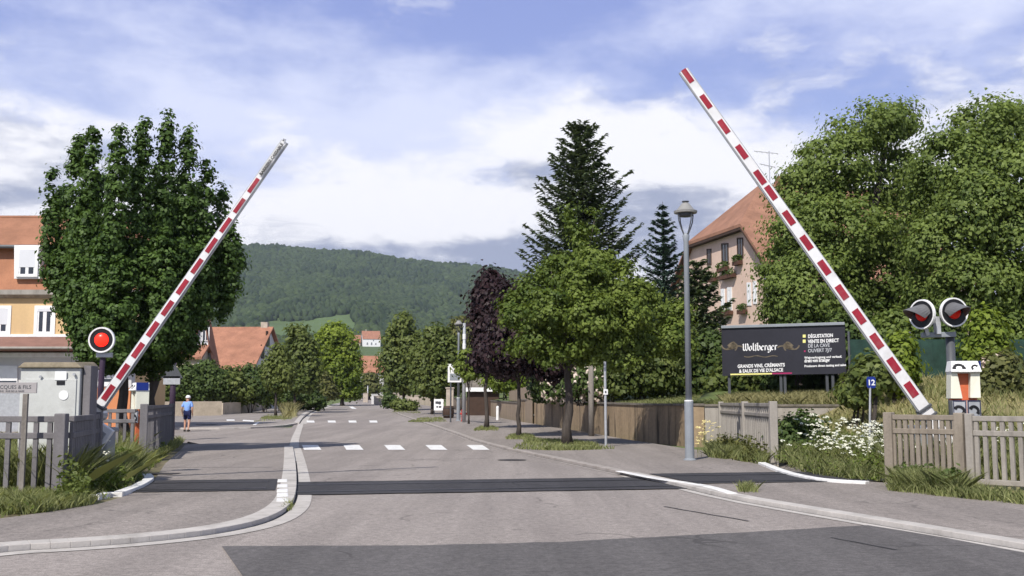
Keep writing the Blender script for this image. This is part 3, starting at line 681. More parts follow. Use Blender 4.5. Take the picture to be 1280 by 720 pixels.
# beige walls behind the walker
def zw(h): return lambda p: e(p.y) + h
wall_thing('garden_wall', 'beige rendered garden wall with a dark stain, behind the walker in the blue shirt', [gp(60, 520.5), gp(200, 521.5), gp(277, 520.5)], zb, zw(1.1), .25, 'beige', side=1)
wall_thing('garden_wall', 'lower beige garden wall continuing beyond the stained one, under the hedge', [gp(278, 519.5) + Vector((.02, 0, 0)), gp(301, 518)], zb, zw(.95), .25, 'beige', side=1)
wall_thing('garden_wall', 'shaded low garden wall going back beneath the leafy shrubs on the far corner', [gp(302, 517.5) + Vector((.05, 0, 0)), gp(350, 509)], zb, zw(.95), .25, 'stone', side=1)
# ================================================================== RAILWAY EQUIPMENT
UP = Vector((0, 0, 1))
def barrier(label, y, p_lo, p_hi, w0, w1, reds, rl, tip=None, cw=None, yt=None):
    a = at(*p_lo, y); b = at(*p_hi, yt or y); d = (b - a).normalized(); L = (b - a).length
    t = thing('crossing_barrier', label, 'barrier', Vector((a.x, a.y, e(a.y) + .1)), 'level crossing barriers')
    nrm = Vector((0, -1, 0)) - d * d.dot(Vector((0, -1, 0))); nrm.normalize(); side = d.cross(nrm).normalized()
    mb = MB(); mb.beam(a - d * .25, b, w0, .10, up=nrm, w2=w1, h2=.06); arm = mb.build('arm', M['armw'], t, bevel=.008)
    mb = MB(); mb.beam(a + side * 0, b, w0 * .16, .02, up=nrm); 
    for u, v in reds:
        p = at(u, v, y); s = (p - a).dot(d); s2 = s / L; w = w0 + (w1 - w0) * s2; th = .10 + (.06 - .10) * s2
        c = a + d * s + nrm * (th / 2 + .004) + side * 0
        m2 = MB(); m2.beam(c - d * rl / 2, c + d * rl / 2, w * .64, .008, up=nrm); m2.build('red_band', M['armr'], arm)
    # lower edge strip seen as a thin second line
    for sg in ((-1) if d.x > 0 else 1,):
        q = MB(); q.beam(a + side * (w0 / 2 + .012) - nrm * .01, b + side * (w1 / 2 + .012) - nrm * .01, .012, .05, up=nrm); q.build('edge_strip', M['galv'], arm)
        q = MB(); q.beam(a - side * (w0 / 2 + .012) - nrm * .01, b - side * (w1 / 2 + .012) - nrm * .01, .012, .05, up=nrm); q.build('edge_strip', M['galv'], arm)
    if tip:
        s, off, size = tip; o = a + d * off + nrm * (.045 + .02) ; upv = nrm.cross(d) * (1 if d.x > 0 else -1)
        o = o - upv * size * .36; text(s, size, o, d, upv, M['black'], arm, bold=.0035)
    # machine pedestal and clamp
    base = Vector((a.x, a.y + .12, e(a.y)))
    mb = MB(); mb.box(base + Vector((0, .18, .45)), (.42, .42, .9)); mb.box(base + Vector((0, .18, .93)), (.5, .5, .08)); mb.build('pedestal', M['grey'], t, bevel=.02)
    mb = MB()
    for s in (-.02, .16): mb.beam(a + d * s, a + d * (s + .05), w0 + .06, .17, up=nrm)
    mb.build('clamp', M['dgrey'], t, bevel=.01)
    mb = MB(); mb.lathe(a + Vector((0, .1, 0)), [(.1, 0), (.1, .3), (.07, .34)], 14, ax=(0, 1, 0)); mb.build('pivot', M['galv'], t)
    if cw:
        c0, c1, w, th, off = cw
        mb = MB(); mb.beam(a - d * c0 + off, a - d * c1 + off, w, th, up=nrm); k = mb.build('counterweight', M['wpaint'] if c1 < 3 else M['galv'], t, bevel=.015)
        mb = MB(); mb.beam(a - d * (c0 + .1) + off + nrm * (th / 2 + .003), a - d * (c0 + .35) + off + nrm * (th / 2 + .003), w * .55, .012, up=nrm); mb.build('cover_plate', M['galv'], k)
    return t
LRED = [(317, 232), (299, 257), (281.5, 281), (263.5, 306), (245.5, 332), (227.5, 358), (209, 384.5), (191, 411), (173, 437.5), (154.5, 464), (136.5, 490.6)]
barrier('shorter red and white barrier arm raised beside the columnar trees, with lettering at its tip', 18.6, (117, 519), (356, 177), .16, .10, LRED, .29, ('BARRIERE CASSABLE  %', 5.0, .074), (-.34, .34, .3, .1, Vector((.16, -.3, -.46))))
RRED = [(859, 95.5), (882.8, 127), (905.5, 158), (928, 189.5), (951, 221), (965, 240), (988, 271), (1009.8, 302), (1031.3, 333.5), (1053, 364.5), (1075, 394.5), (1096.3, 425.5), (1117, 456), (1138.5, 486.5)]
barrier('longer red and white barrier arm raised behind the concrete fence near the emergency telephone', 20.4, (1162, 521), (854, 88), .235, .165, RRED, .30, None, (.1, .9, .3, .14, Vector((0, .02, -.05))))
M['hoodg'] = pm('hood_grey', (.13, .13, .135), .55, .15, 6, .05, 40)
def signal_head(t, c, fwd, r, lens, hood=True, lr=.46, hl=.36):
    c = Vector(c); f = Vector(fwd).normalized()
    bd = MB().lathe(c, [(r * .9, .0), (r * .9, .03)], 28, ax=f).build('backboard', M['black'], t)
    mb = MB(); n = 32; x = f.cross(UP).normalized(); y = x.cross(f)
    pts = [c + (x * math.cos(2 * math.pi * k / n) + y * math.sin(2 * math.pi * k / n)) * r * .94 + f * .02 for k in range(n + 1)]
    for a, b in zip(pts[:-1], pts[1:]): mb.beam(a, b + (b - a) * .05, .027, .055, up=(c - a).normalized().cross((b - a).normalized()))
    mb.build('white_rim', M['wpaint'], t)
    MB().lathe(c - f * .16, [(.06, 0), (.12, .03), (.13, .155)], 20, ax=f).build('lamp_housing', M['grey'], t)
    MB().lathe(c + f * .03, [(r * lr, 0), (r * lr * .96, .02), (r * lr * .74, .045), (r * lr * .3, .06)], 24, ax=f).build('lens', lens, t, smooth=True)
    if hood:
        mb = MB(); vs = []; fs = []; n = 14; l = hl
        for i in range(n + 1):
            a = math.pi * (.02 + .96 * i / n); dr = x * math.cos(a) + y * math.sin(a)
            for q, sc in ((0, 1), (1, .97)):
                for rr_ in (r * .60, r * .57): vs.append(c + f * (.03 + q * l * (.2 + .8 * math.sin(a))) + dr * rr_ * sc * (1.12 if not q else .98) - y * 0 + UP * (q * -.10))
        for i in range(n):
            k = i * 4; fs += [(k, k + 2, k + 6, k + 4), (k + 1, k + 5, k + 7, k + 3), (k + 2, k + 3, k + 7, k + 6)]
        mb.add(vs, fs); mb.build('hood', M['hoodg'], t, smooth=False)
# single lit signal
y = 19.6; c = at(127.5, 425, y); b = Vector((c.x - .03, y + .12, .1))
t = thing('crossing_signal', 'round lit red signal lamp with white rim on a dark post beside the utility cabinet', 'signal', b, 'level crossing signals')
mb = MB(); mb.tube([b, Vector((b.x, b.y, c.z - .62)), Vector((b.x + .01, b.y - .0, c.z - .42)), Vector((c.x, b.y, c.z - .1))], [.055, .055, .05, .045], 10); mb.build('post', M['purple'], t, smooth=True)
MB().box((c.x + .02, b.y - .02, c.z - .27), (.28, .1, .09)).build('bracket', M['galv'], t, bevel=.01)
signal_head(t, c, (.08, -1, 0), .235, M['redlamp'], False, .54)
# twin signal
y = 20.9; b = Vector((X(1191, y + .25), y + .25, bankz(X(1191, y), y) - .05))
t = thing('crossing_signal', 'pair of hooded red signal lamps with white rims on one grey post above the telephone', 'signal', b, 'level crossing signals')
MB().tube([b, Vector((b.x, b.y, Z(418, b.y)))], .085, 12).build('post', M['dgrey'], t, smooth=True)
p0 = at(1152, 419, y + .15); p1 = at(1194, 418, y + .15); mb = MB(); mb.beam(p0, p1, .12, .1); mb.build('crossbar', M['grey'], t, bevel=.01)
mb = MB(); q0 = at(1172, 418, y + .1); q1 = at(1171, 396, y + .1); mb.beam(q0, q1, .1, .14, up=(0, 1, 0)); mb.build('mount', M['galv'], t, bevel=.01)
q0 = at(1160, 419, y + .05); q1 = at(1156, 404, y); mb = MB(); mb.beam(q0, q1, .06, .04, up=(0, 1, 0)); mb.build('mount', M['galv'], t)
signal_head(t, at(1153.5, 393, y), (-.85, -.52, 0), .295, M['redlamp2'], True, .46, .5)
signal_head(t, at(1191.5, 390.5, y - .02), (.14, -.99, 0), .29, M['redlamp2'], True, .46, .5)
M['navy'] = pm('dark_navy_paint', (.01, .014, .05), .4, .1, 5, .03, 50)
# emergency telephones
def phone(label, base, rz, h0):
    t = thing('emergency_telephone', label, 'telephone', base, 'emergency telephones'); q = Matrix.Rotation(rz, 3, 'Z'); B = Vector(base)
    P = lambda x, y, z: B + q @ Vector((x, y, z))
    MB().box(P(0, 0, h0 * .5), (.11, .11, h0), rz).build('post', M['orange'], t, bevel=.01)
    mb = MB(); mb.prism([P(-.25, -.14, h0 + .5), P(.25, -.14, h0 + .5), P(.25, .2, h0 + .5), P(-.25, .2, h0 + .5)], Vector((0, 0, .02))); mb.build('box_top', M['wpaint'], t)
    mb = MB(); mb.box(P(0, .1, h0 + .26), (.46, .16, .5), rz); mb.build('box_body', M['orange'], t, bevel=.01)
    mb = MB(); mb.hexa([P(-.27, -.12, h0 + .04), P(-.06, -.10, h0 + .04), P(-.06, .03, h0 + .04), P(-.27, .2, h0 + .04), P(-.25, -.12, h0 + .5), P(-.14, -.12, h0 + .5), P(-.14, .03, h0 + .5), P(-.25, .2, h0 + .5)]); mb.build('door', M['cream'], t, bevel=.008)
    mb = MB(); mb.hexa([P(.07, -.10, h0 + .05), P(.25, -.12, h0 + .05), P(.25, .2, h0 + .05), P(.07, .03, h0 + .05), P(.09, -.12, h0 + .5), P(.25, -.12, h0 + .5), P(.25, .2, h0 + .5), P(.09, .03, h0 + .5)]); mb.build('side_panel', M['cream'], t, bevel=.008)
    mb = MB(); mb.hexa([P(-.27, -.2, h0 + .52), P(.27, -.2, h0 + .52), P(.27, .2, h0 + .52), P(-.27, .2, h0 + .52), P(-.23, -.1, h0 + .72), P(.23, -.1, h0 + .72), P(.23, .2, h0 + .72), P(-.23, .2, h0 + .72)]); hd = mb.build('hood', M['wpaint'], t, bevel=.012)
    MB().box(P(.262, .02, h0 + .62), (.014, .3, .2), rz).build('hood_side', M['blue'], hd)
    def handset(o, r, u, s, par):      # a receiver: curved bar with two heavy ends
        mb = MB(); n = r.cross(u); pts = [o + r * s * math.cos(math.pi * (1 - k / 8)) + u * s * .75 * math.sin(math.pi * k / 8) + n * .006 for k in range(9)]
        for a, b in zip(pts[:-1], pts[1:]): mb.beam(a, b + (b - a) * .1, s * .62, .006, up=n)
        for k in (0, 8): mb.beam(pts[k] - u * s * .3, pts[k] + u * s * .12, s * .8, .007, up=n)
        mb.build('handset_symbol', M['black'], par)
    r = q @ Vector((1, 0, 0)); u = (q @ Vector((0, .45, .9))).normalized()
    handset(P(-.12, -.158, h0 + .59), r, u, .085, hd); handset(P(.15, -.158, h0 + .6), (r * .8 + u * .6).normalized(), (u * .8 - r * .6).normalized(), .05, hd)
    for sx, w, a in ((-.12, .23, -.35), (.13, .27, .3)):
        rr_ = Matrix.Rotation(rz + a, 3, 'Z'); o = P(sx, -.1, h0 - .14); mb = MB(); mb.box(o, (w, .012, .3), rz + a); pl = mb.build('sign_plate', M['galv'], t)
        r2 = rr_ @ Vector((1, 0, 0)); n2 = rr_ @ Vector((0, -1, 0)); mb = MB()
        for s in (-1, 1):
            mb.beam(o + r2 * s * (w / 2 - .015) - UP * .15 + n2 * .009, o + r2 * s * (w / 2 - .015) + UP * .15 + n2 * .009, .015, .008, up=n2); mb.beam(o + UP * s * .138 - r2 * (w / 2 - .026) + n2 * .009, o + UP * s * .138 + r2 * (w / 2 - .026) + n2 * .009, .022, .008, up=n2)
        mb.build('blue_border', M['navy'], pl); handset(o + n2 * .006 - UP * .03, (r2 * .85 - UP * .5).normalized(), (UP * .85 + r2 * .5).normalized(), .082, pl)
    return t
y = 19.75; b = Vector((X(1206, y), y, KH)); phone('white and orange emergency telephone box behind the pale fence, below the twin signal lamps', b, -.12, Z(501, y) - KH)
y = 27.5; b = Vector((X(173, y), y, KH)); phone('white and orange emergency telephone box beside the dark tree trunks at the path', b, -1.0, Z(514, y) - KH)
# utility cabinet
y = 17.2; x0, x1 = X(24, y), X(99, y); zt_ = Z(460, y); b = Vector(((x0 + x1) / 2, y, KH - .02))
t = thing('utility_cabinet', 'pale grey concrete utility cabinet with a mossy brown overhanging lid', 'cabinet', b)
w = x1 - x0; MB().box((b.x, y + .35, (zt_ + b.z) / 2), (w, .7, zt_ - b.z)).build('cabinet_body', M['cabinet'], t, bevel=.015)
mb = MB(); mb.hexa([(x0 - .04, y - .06, zt_ + .002), (x1 + .04, y - .06, zt_ + .002), (x1 + .04, y + .78, zt_ + .002), (x0 - .04, y + .78, zt_ + .002), (x0 + .05, y - .03, zt_ + .09), (x1 - .06, y - .03, zt_ + .09), (x1 - .06, y + .72, zt_ + .12), (x0 + .05, y + .72, zt_ + .12)]); mb.build('lid', M['cabtop'], t, bevel=.02)
MB().box((b.x + .02, y - .012, (zt_ + b.z) / 2 - .05), (w - .14, .02, zt_ - b.z - .25)).build('door', M['cabinet'], t, bevel=.006)
for u0, u1, v0, v1, m_ in ((69, 83, 464, 475, 'wpaint'), (71, 81, 476, 481, 'black')): p, q = at(u0, v0, y - .026), at(u1, v1, y - .026); MB().box(((p.x + q.x) / 2, y - .028, (p.z + q.z) / 2), (q.x - p.x, .008, p.z - q.z)).build('notice', M[m_], t)
p = at(79.5, 494, y - .026); MB().lathe((p.x, y - .022, p.z), [(.075, 0), (.075, .01)], 20, ax=(0, -1, 0)).build('round_notice', M['wpaint'], t)
for u, v in ((51, 471), (93, 468)): p = at(u, v, y - .03); MB().lathe((p.x, y - .022, p.z), [(.022, 0), (.022, .03)], 10, ax=(0, -1, 0)).build('lock', M['galv'], t)
mb = MB(); mb.box((x1 + .09, y + .2, (zt_ + b.z) / 2 + .02), (.12, .3, zt_ - b.z + .04)); mb.build('side_post', M['fenced'], t, bevel=.01)
# small direction board
y = 15.0; b = Vector((X(32, y), y, KH)); t = thing('direction_sign', 'small grey lettered board on a thin post in front of the dark fence and cabinet', 'sign', b)
zt_ = Z(492, y); MB().beam(b, (b.x, b.y, zt_ - .002), .07, .05, up=(0, 1, 0)).build('post', M['greywood'], t, bevel=.006)
p, q = at(-16, 478, y), at(46, 491.5, y); pl = MB().box(((p.x + q.x) / 2, y, (p.z + q.z) / 2), (q.x - p.x, .025, p.z - q.z)).build('board', pm('grey_sign_board', (.33, .31, .31), .8, .1, 6, .1, 40), t, bevel=.005)
text('M. JACQUES & FILS', .072, (at(-14, 486, y).x, y - .0135, at(0, 486, y).z), (1, 0, 0), UP, M['dgrey'], pl); text('VIGNERONS   RUE DE LA GARE', .034, (at(-12, 490, y).x, y - .0135, at(0, 490, y).z), (1, 0, 0), UP, M['dgrey'], pl)
# kilometre sign
y = 23.8; x = X(1086.5, y); b = Vector((x - .04, y, bankz(x, y))); t = thing('number_sign', 'small blue number 12 plate on a leaning thin pole above the white flowers', 'sign', b)
c = at(1089, 478, y); MB().tube([b, c + Vector((-.02, .02, -.1))], .022, 8).build('pole', M['galv'], t)
pl = MB().prism([c + Vector((sx * .1, 0, sz * .125)) for sx, sz in ((-.75, -1), (.75, -1), (1, -.7), (1, .7), (.75, 1), (-.75, 1), (-1, .7), (-1, -.7))], (0, .012, 0)).build('number_plate', M['blue'], t)
text('12', .17, c + Vector((0, -.002, -.06)), (1, 0, 0), UP, M['wpaint'], pl, align='CENTER', bold=.004)
# billboard
yl, yr = 39.2, 37.6; pts = [at(903, 470, yl), at(1058, 467, yr), at(1058, 405.5, yr), at(903, 410, yl)]
pts[3].x, pts[2].x = pts[0].x, pts[1].x
b = (pts[0] + pts[1]) / 2; b.z = 1.5; t = thing('billboard', 'black winery billboard with white lettering standing above the pale retaining wall', 'billboard', b)
r = (pts[1] - pts[0]).normalized(); nrm = r.cross(UP).normalized(); W = (pts[1] - pts[0]).length; Hh = pts[3].z - pts[0].z
pn = MB().prism(pts, -nrm * .06).build('panel', M['bill'], t)
mb = MB(); mb.beam(pts[3] + UP * .03, pts[2] + UP * .03, .14, .1); mb.build('top_rail', M['grey'], t, bevel=.01)
for u, v in ((911, 502), (977, 498), (982, 498), (1034, 494), (1041, 494)):
    s = (u - 903) / 155; p = pts[0] + r * W * s - nrm * .1; MB().beam((p.x, p.y, 1.3), (p.x, p.y, pts[0].z + .6), .09, .06, up=(0, 1, 0)).build('leg', M['dgrey'], t)
def bl(u, v):       # a picture point on the panel
    p = hit(u, v, pts[0] + nrm * .004, nrm); return p
GL = {'W': [[(-.05, 1.25), (.15, 1.5), (.15, .25), (.4, 0), (.62, .25), (.62, 1.5)], [(.62, .25), (.88, 0), (1.12, .3), (1.12, 1.2), (.95, 1.5)]], 'o': [[(0, .2), (0, .8), (.25, 1), (.5, .8), (.5, .2), (.25, 0), (0, .2)]], 'l': [[(.1, 1.6), (.1, .15), (.3, 0)]],
      'f': [[(.15, -.1), (.15, 1.3), (.42, 1.6)], [(-.05, 1), (.4, 1)]], 'b': [[(0, 1.6), (0, .15), (.25, 0), (.5, .2), (.5, .8), (.25, 1), (0, .8)]], 'e': [[(.5, .15), (.25, 0), (0, .2), (0, .8), (.25, 1), (.47, .75), (0, .48)]], 'r': [[(.05, 0), (.05, 1)], [(.05, .75), (.25, 1), (.42, .85)]],
      'g': [[(.5, .8), (.25, 1), (0, .8), (0, .2), (.25, 0), (.5, .2)], [(.5, 1), (.5, -.3), (.25, -.5), (0, -.35)]]}
GW = {'W': 1.4, 'o': .76, 'l': .46, 'f': .56, 'b': .76, 'e': .74, 'r': .62, 'g': .76}
o = bl(928.5, 438.5); s0 = bl(972.5, 437).x; tot = sum(GW[c_] for c_ in 'Wolfberger'); k = (bl(972.5, 437) - o).length / tot; mb = MB(); cx = 0
for ch in 'Wolfberger':
    for st in GL[ch]:
        for a, b2 in zip(st[:-1], st[1:]):
            nib = (r * .11 + UP * .085) * k; P_ = lambda q: o + r * (cx + q[0]) * k + UP * q[1] * k * 1.0
            A_, B_ = P_(a), P_(b2); f_ = nrm * .004; mb.add([A_ - nib + f_, B_ - nib + f_, B_ + nib + f_, A_ + nib + f_], [(0, 1, 2, 3)])
    cx += GW[ch]
mb.build('lettering', M['wpaint'], pn)
for sg, u0 in ((-1, 924), (1, 977)):     # scrolled ornament either side of the name
    mb = MB()
    for j, (ru, rv, ph) in enumerate(((10, 6, 0), (8, 3.6, .9), (6, 5, 2.0), (11, 2.5, 3.0))):
        pl = [bl(u0 + sg * (9 + ru * math.cos(q / 3.0 + ph) * (1 - q / 26) - 2 * j + 3), 433 + rv * math.sin(q / 2.4 + ph) * (1 - q / 30) + (j - 1.5) * 1.0) for q in range(0, 17)]
        for a, b2 in zip(pl[:-1], pl[1:]): mb.beam(a, b2, .05, .006, up=nrm)
    mb.build('ornament', M['bronze'], pn)
mb = MB(); pl = [bl(930 + q * 3, 445.5 + math.sin(q * .9) * .9) for q in range(15)]
for a, b2 in zip(pl[:-1], pl[1:]): mb.beam(a, b2, .03, .006, up=nrm)
mb.build('ornament', M['bronze'], pn)
for s, u0, v0, wpx, m_ in (('GRANDS VINS, CRÉMANTS', 922, 460, 59, 'wpaint'), ("& EAUX DE VIE D'ALSACE", 924, 466, 55, 'wpaint'), ('DÉGUSTATION', 1010, 422.5, 31, 'wpaint'), ('VENTE EN DIRECT', 1010, 429, 39, 'wpaint'), ('DE LA CAVE', 1010, 434.5, 27, 'galv'), ('OUVERT 7J/7', 1010, 440.5, 30, 'galv'), ('Weinverkostung und verkauf,', 1005.5, 448.5, 47, 'wpaint'), ('direkt vom Erzeuger', 1005.5, 453, 32, 'wpaint'), ('Producers direct tasting and sales', 1005.5, 459, 52, 'wpaint')):
    o = bl(u0, v0) + nrm * .004; tx = text(s, .2, o, r, UP, M[m_], pn, bold=.006); wd = max(v.co.dot(r) for v in tx.data.vertices) - min(v.co.dot(r) for v in tx.data.vertices)
    ww = (bl(u0 + wpx, v0) - bl(u0, v0)).length; kk = ww / wd; o2 = o - Vector(t.location)
    hk = max(.85, kk) if len(s) < 24 else kk * 1.05
    for v in tx.data.vertices: d_ = v.co - o2; v.co = o2 + r * d_.dot(r) * kk + UP * d_.z * hk + nrm * d_.dot(nrm)
for u0, u1, v0, v1, m_ in ((913, 965, 467.2, 469, 'yellow'), (965, 990, 466, 467.8, 'magenta'), (1003.5, 1007, 418.3, 422, 'yellow'), (1003.5, 1007, 424.5, 428.5, 'yellow'), (1005, 1007, 438, 440, 'magenta')):
    q = [bl(u0, v1), bl(u1, v1 - (u1 - u0) * .02), bl(u1, v0 - (u1 - u0) * .02), bl(u0, v0)]; MB().prism([x_ + nrm * .003 for x_ in q], -nrm * .005).build('coloured_bar' if u1 - u0 > 5 else 'square_mark', M[m_], pn)
# ================================================================== STREET FURNITURE
def street_lamp(label, y, u, v0, v1):
    b = Vector((X(u, y), y, e(y) + KH)); H = Z(v1, y) - b.z; t = thing('street_lamp', label, 'street lamp', b, 'street lamps'); z = lambda s: b + UP * s
    MB().lathe(b, [(.15, 0), (.15, .02), (.108, .05), (.105, 1.32), (.10, 1.36)], 16).build('pole_base', M['grey'], t, smooth=False)
    MB().lathe(z(1.36), [(.104, 0), (.104, .03)], 16).build('collar', M['wpaint'], t)
    MB().lathe(z(1.39), [(.075, 0), (.06, H - 2.35), (.085, H - 2.22), (.06, H - 2.15)], 14).build('pole', M['grey'], t, smooth=True)
    for k in range(4):
        a = k * math.pi / 2 + .5; dr = Vector((math.cos(a), math.sin(a), 0)); mb = MB(); mb.tube([z(H - .82) + dr * .05, z(H - .66) + dr * .13, z(H - .48) + dr * .2, z(H - .3) + dr * .225], .014, 6); mb.build('lamp_arm', M['dgrey'], t)
    MB().lathe(z(H - .36), [(.15, 0), (.17, .03), (.17, .08)], 18).build('lamp_glass', M['dgrey'], t)
    MB().lathe(z(H - .28), [(.27, 0), (.28, .05), (.21, .08), (.09, .235), (.06, .25)], 18).build('lamp_hood', pm('lamp_hood_grey', (.25, .245, .235), .5, .06, 4, .05, 40), t)
    MB().lathe(z(H - .03), [(.05, 0), (.05, .02), (.085, .02), (.085, .04)], 12).build('finial', M['dgrey'], t); return t
street_lamp('tall grey lantern street lamp on the pavement in front of the brown wall', 25.3, 861, 577, 252)
street_lamp('farther grey lantern street lamp among the street trees, by the notice board', 65, 573, 527, 400)
def pole(label, u, y, vb, vt, r, m, name='pole', cat='pole', h=KH):
    b = Vector((X(u, y), y, e(y) + h)); return b, Z(vt, y)
y = 33.0; b, zt_ = pole('', 757, y, 0, 452, 0, ''); t = thing('marker_post', 'thin pale grey post with a small square tag on the pavement edge', 'post', b)
MB().tube([b, (b.x - .01, b.y, zt_)], .04, 8).build('post', M['galv'], t); pl = MB().box((b.x, b.y - .05, Z(490, y)), (.13, .02, .16)).build('tag', M['wpaint'], t); MB().box((b.x, b.y - .063, Z(490, y)), (.05, .006, .07)).build('tag_mark', M['dgrey'], pl)
y = 42.5; b = Vector((X(739, y), y, e(y) + KH)); mb = MB(); mb.tube([b, (b.x, b.y, Z(458, y))], [.12, .1], 10); tag(mb.build('wooden_post', M['greywood'], loc=b, smooth=True), 'short thick grey timber post beside the brown wall, behind the maple trunk', 'post')
y = 62; b = Vector((X(580, y), y, e(y) + KH)); t = thing('sign_pole', 'pale steel pole with two bands and a white framed notice board', 'pole', b); MB().tube([b, (b.x, b.y, Z(404, y))], [.11, .08], 10).build('pole', M['galv'], t, smooth=True)
for v in (424, 436): MB().lathe((b.x, b.y, Z(v, y)), [(.1, 0), (.1, .3)], 10).build('band', M['wpaint'], t)
p, q = at(560, 455, y), at(577, 478, y); pl = MB().box(((p.x + q.x) / 2, y - .1, (p.z + q.z) / 2), (q.x - p.x, .08, p.z - q.z)).build('notice_board', M['wpaint'], t, bevel=.01)
p, q = at(562.5, 467, y), at(575, 475.5, y); MB().box(((p.x + q.x) / 2, y - .145, (p.z + q.z) / 2), (q.x - p.x, .02, p.z - q.z)).build('notice', M['grey'], pl)
for u in (563.5,): MB().tube([(X(u, y), y - .1, e(y)), (X(u, y), y - .1, Z(478, y))], .045, 6).build('board_leg', M['dgrey'], t)
y = 64; b = Vector((X(579.5, y), y, e(y) + KH)); t = thing('fire_hydrant', 'red hydrant at the foot of the pale steel pole', 'hydrant', b); MB().lathe(b, [(.16, 0), (.16, .05), (.12, .07), (.12, .55), (.15, .58), (.13, .68), (.04, .75)], 12).build('body', M['red'], t, smooth=False); MB().lathe(b + Vector((-.2, 0, .45)), [(.06, 0), (.06, .4)], 10, ax=(1, 0, 0)).build('outlet', M['red'], t)
y = 66; b = Vector((X(624, y) - .0, y - 4, 0)); b = gp(624, 526.5, 0); mb = MB(); mb.lathe((b.x - .1, b.y, e(b.y)), [(.09, 0), (.09, .85), (.05, .93)], 12); tag(mb.build('bollard', M['wpaint'], loc=(b.x - .1, b.y, e(b.y))), 'short white bollard against the brown wall behind the purple trees', 'bollard')
# advertising board on the pavement
y = 78; b = Vector((X(548, y), y, e(y) + KH)); t = thing('pavement_board', 'white pavement advertising board with dark blotches near the street tree', 'board', b)
p, q = at(542.5, 499, y), at(554, 513, y); pl = MB().beam(((p.x + q.x) / 2, y, q.z), ((p.x + q.x) / 2, y + .12, p.z), q.x - p.x, .03, up=(0, 1, 0)).build('panel', M['wpaint'], t)
for du, dv, w_, h_ in ((-2, -3, .22, .16), (1.5, -2.5, .16, .2), (-1.6, 2.5, .12, .12), (2, 2.6, .18, .14)): c = at(548 + du, 506 + dv, y - .03); MB().box((c.x, y + .02 + (506 - 506 - dv) * .004, c.z), (w_, .02, h_)).build('picture', M['dgrey'], pl)
for s in (-1, 1): MB().beam((b.x + s * .3, y, b.z), (b.x + s * .3, y + .02, q.z), .04, .04, up=(0, 1, 0)).build('leg', M['dgrey'], t)
y = 72; b = Vector((X(560.5, y), y, e(y) + KH)); t = thing('barrel_planter', 'dark wooden barrel planter below the notice board', 'planter', b); MB().lathe(b, [(.32, 0), (.38, .3), (.38, .5), (.33, .8)], 16).build('barrel', M['maroonw'], t, smooth=True)
for z_ in (.15, .62): MB().lathe(b + UP * z_, [(.375, 0), (.375, .05)], 16).build('hoop', M['iron'], t)
y = 80; b = gp(563, 513); b = Vector((X(562.5, 74), 74, e(74))); tag(MB().box((b.x, b.y, b.z + 1.0), (.5, .5, 2.0)).box((b.x, b.y, b.z + 2.05), (.6, .6, .1)).build('gate_pier', M['stone'], loc=b, bevel=.02), 'pale stone gate pier rising behind the barrel planter', 'gate pier')
# post with sign backs
y = 40; b = Vector((X(215.5, y), y, KH)); t = thing('road_sign', 'traffic sign seen from behind, grey triangle over a plate on a dark post', 'sign', b)
MB().tube([b, (b.x, y, Z(440, y))], [.115, .1], 10).build('post', M['purple'], t, smooth=True)
c = at(216, 464, y + .0); MB().prism([c + Vector((-.42, -.14, -.26)), c + Vector((.42, -.14, -.26)), c + Vector((0, -.14, .46))], (0, .02, 0)).build('triangle_plate', M['dgrey'], t)
c = at(216, 475.5, y); MB().box((c.x, y - .13, c.z), (.62, .02, .3)).build('text_plate', M['galv'], t)
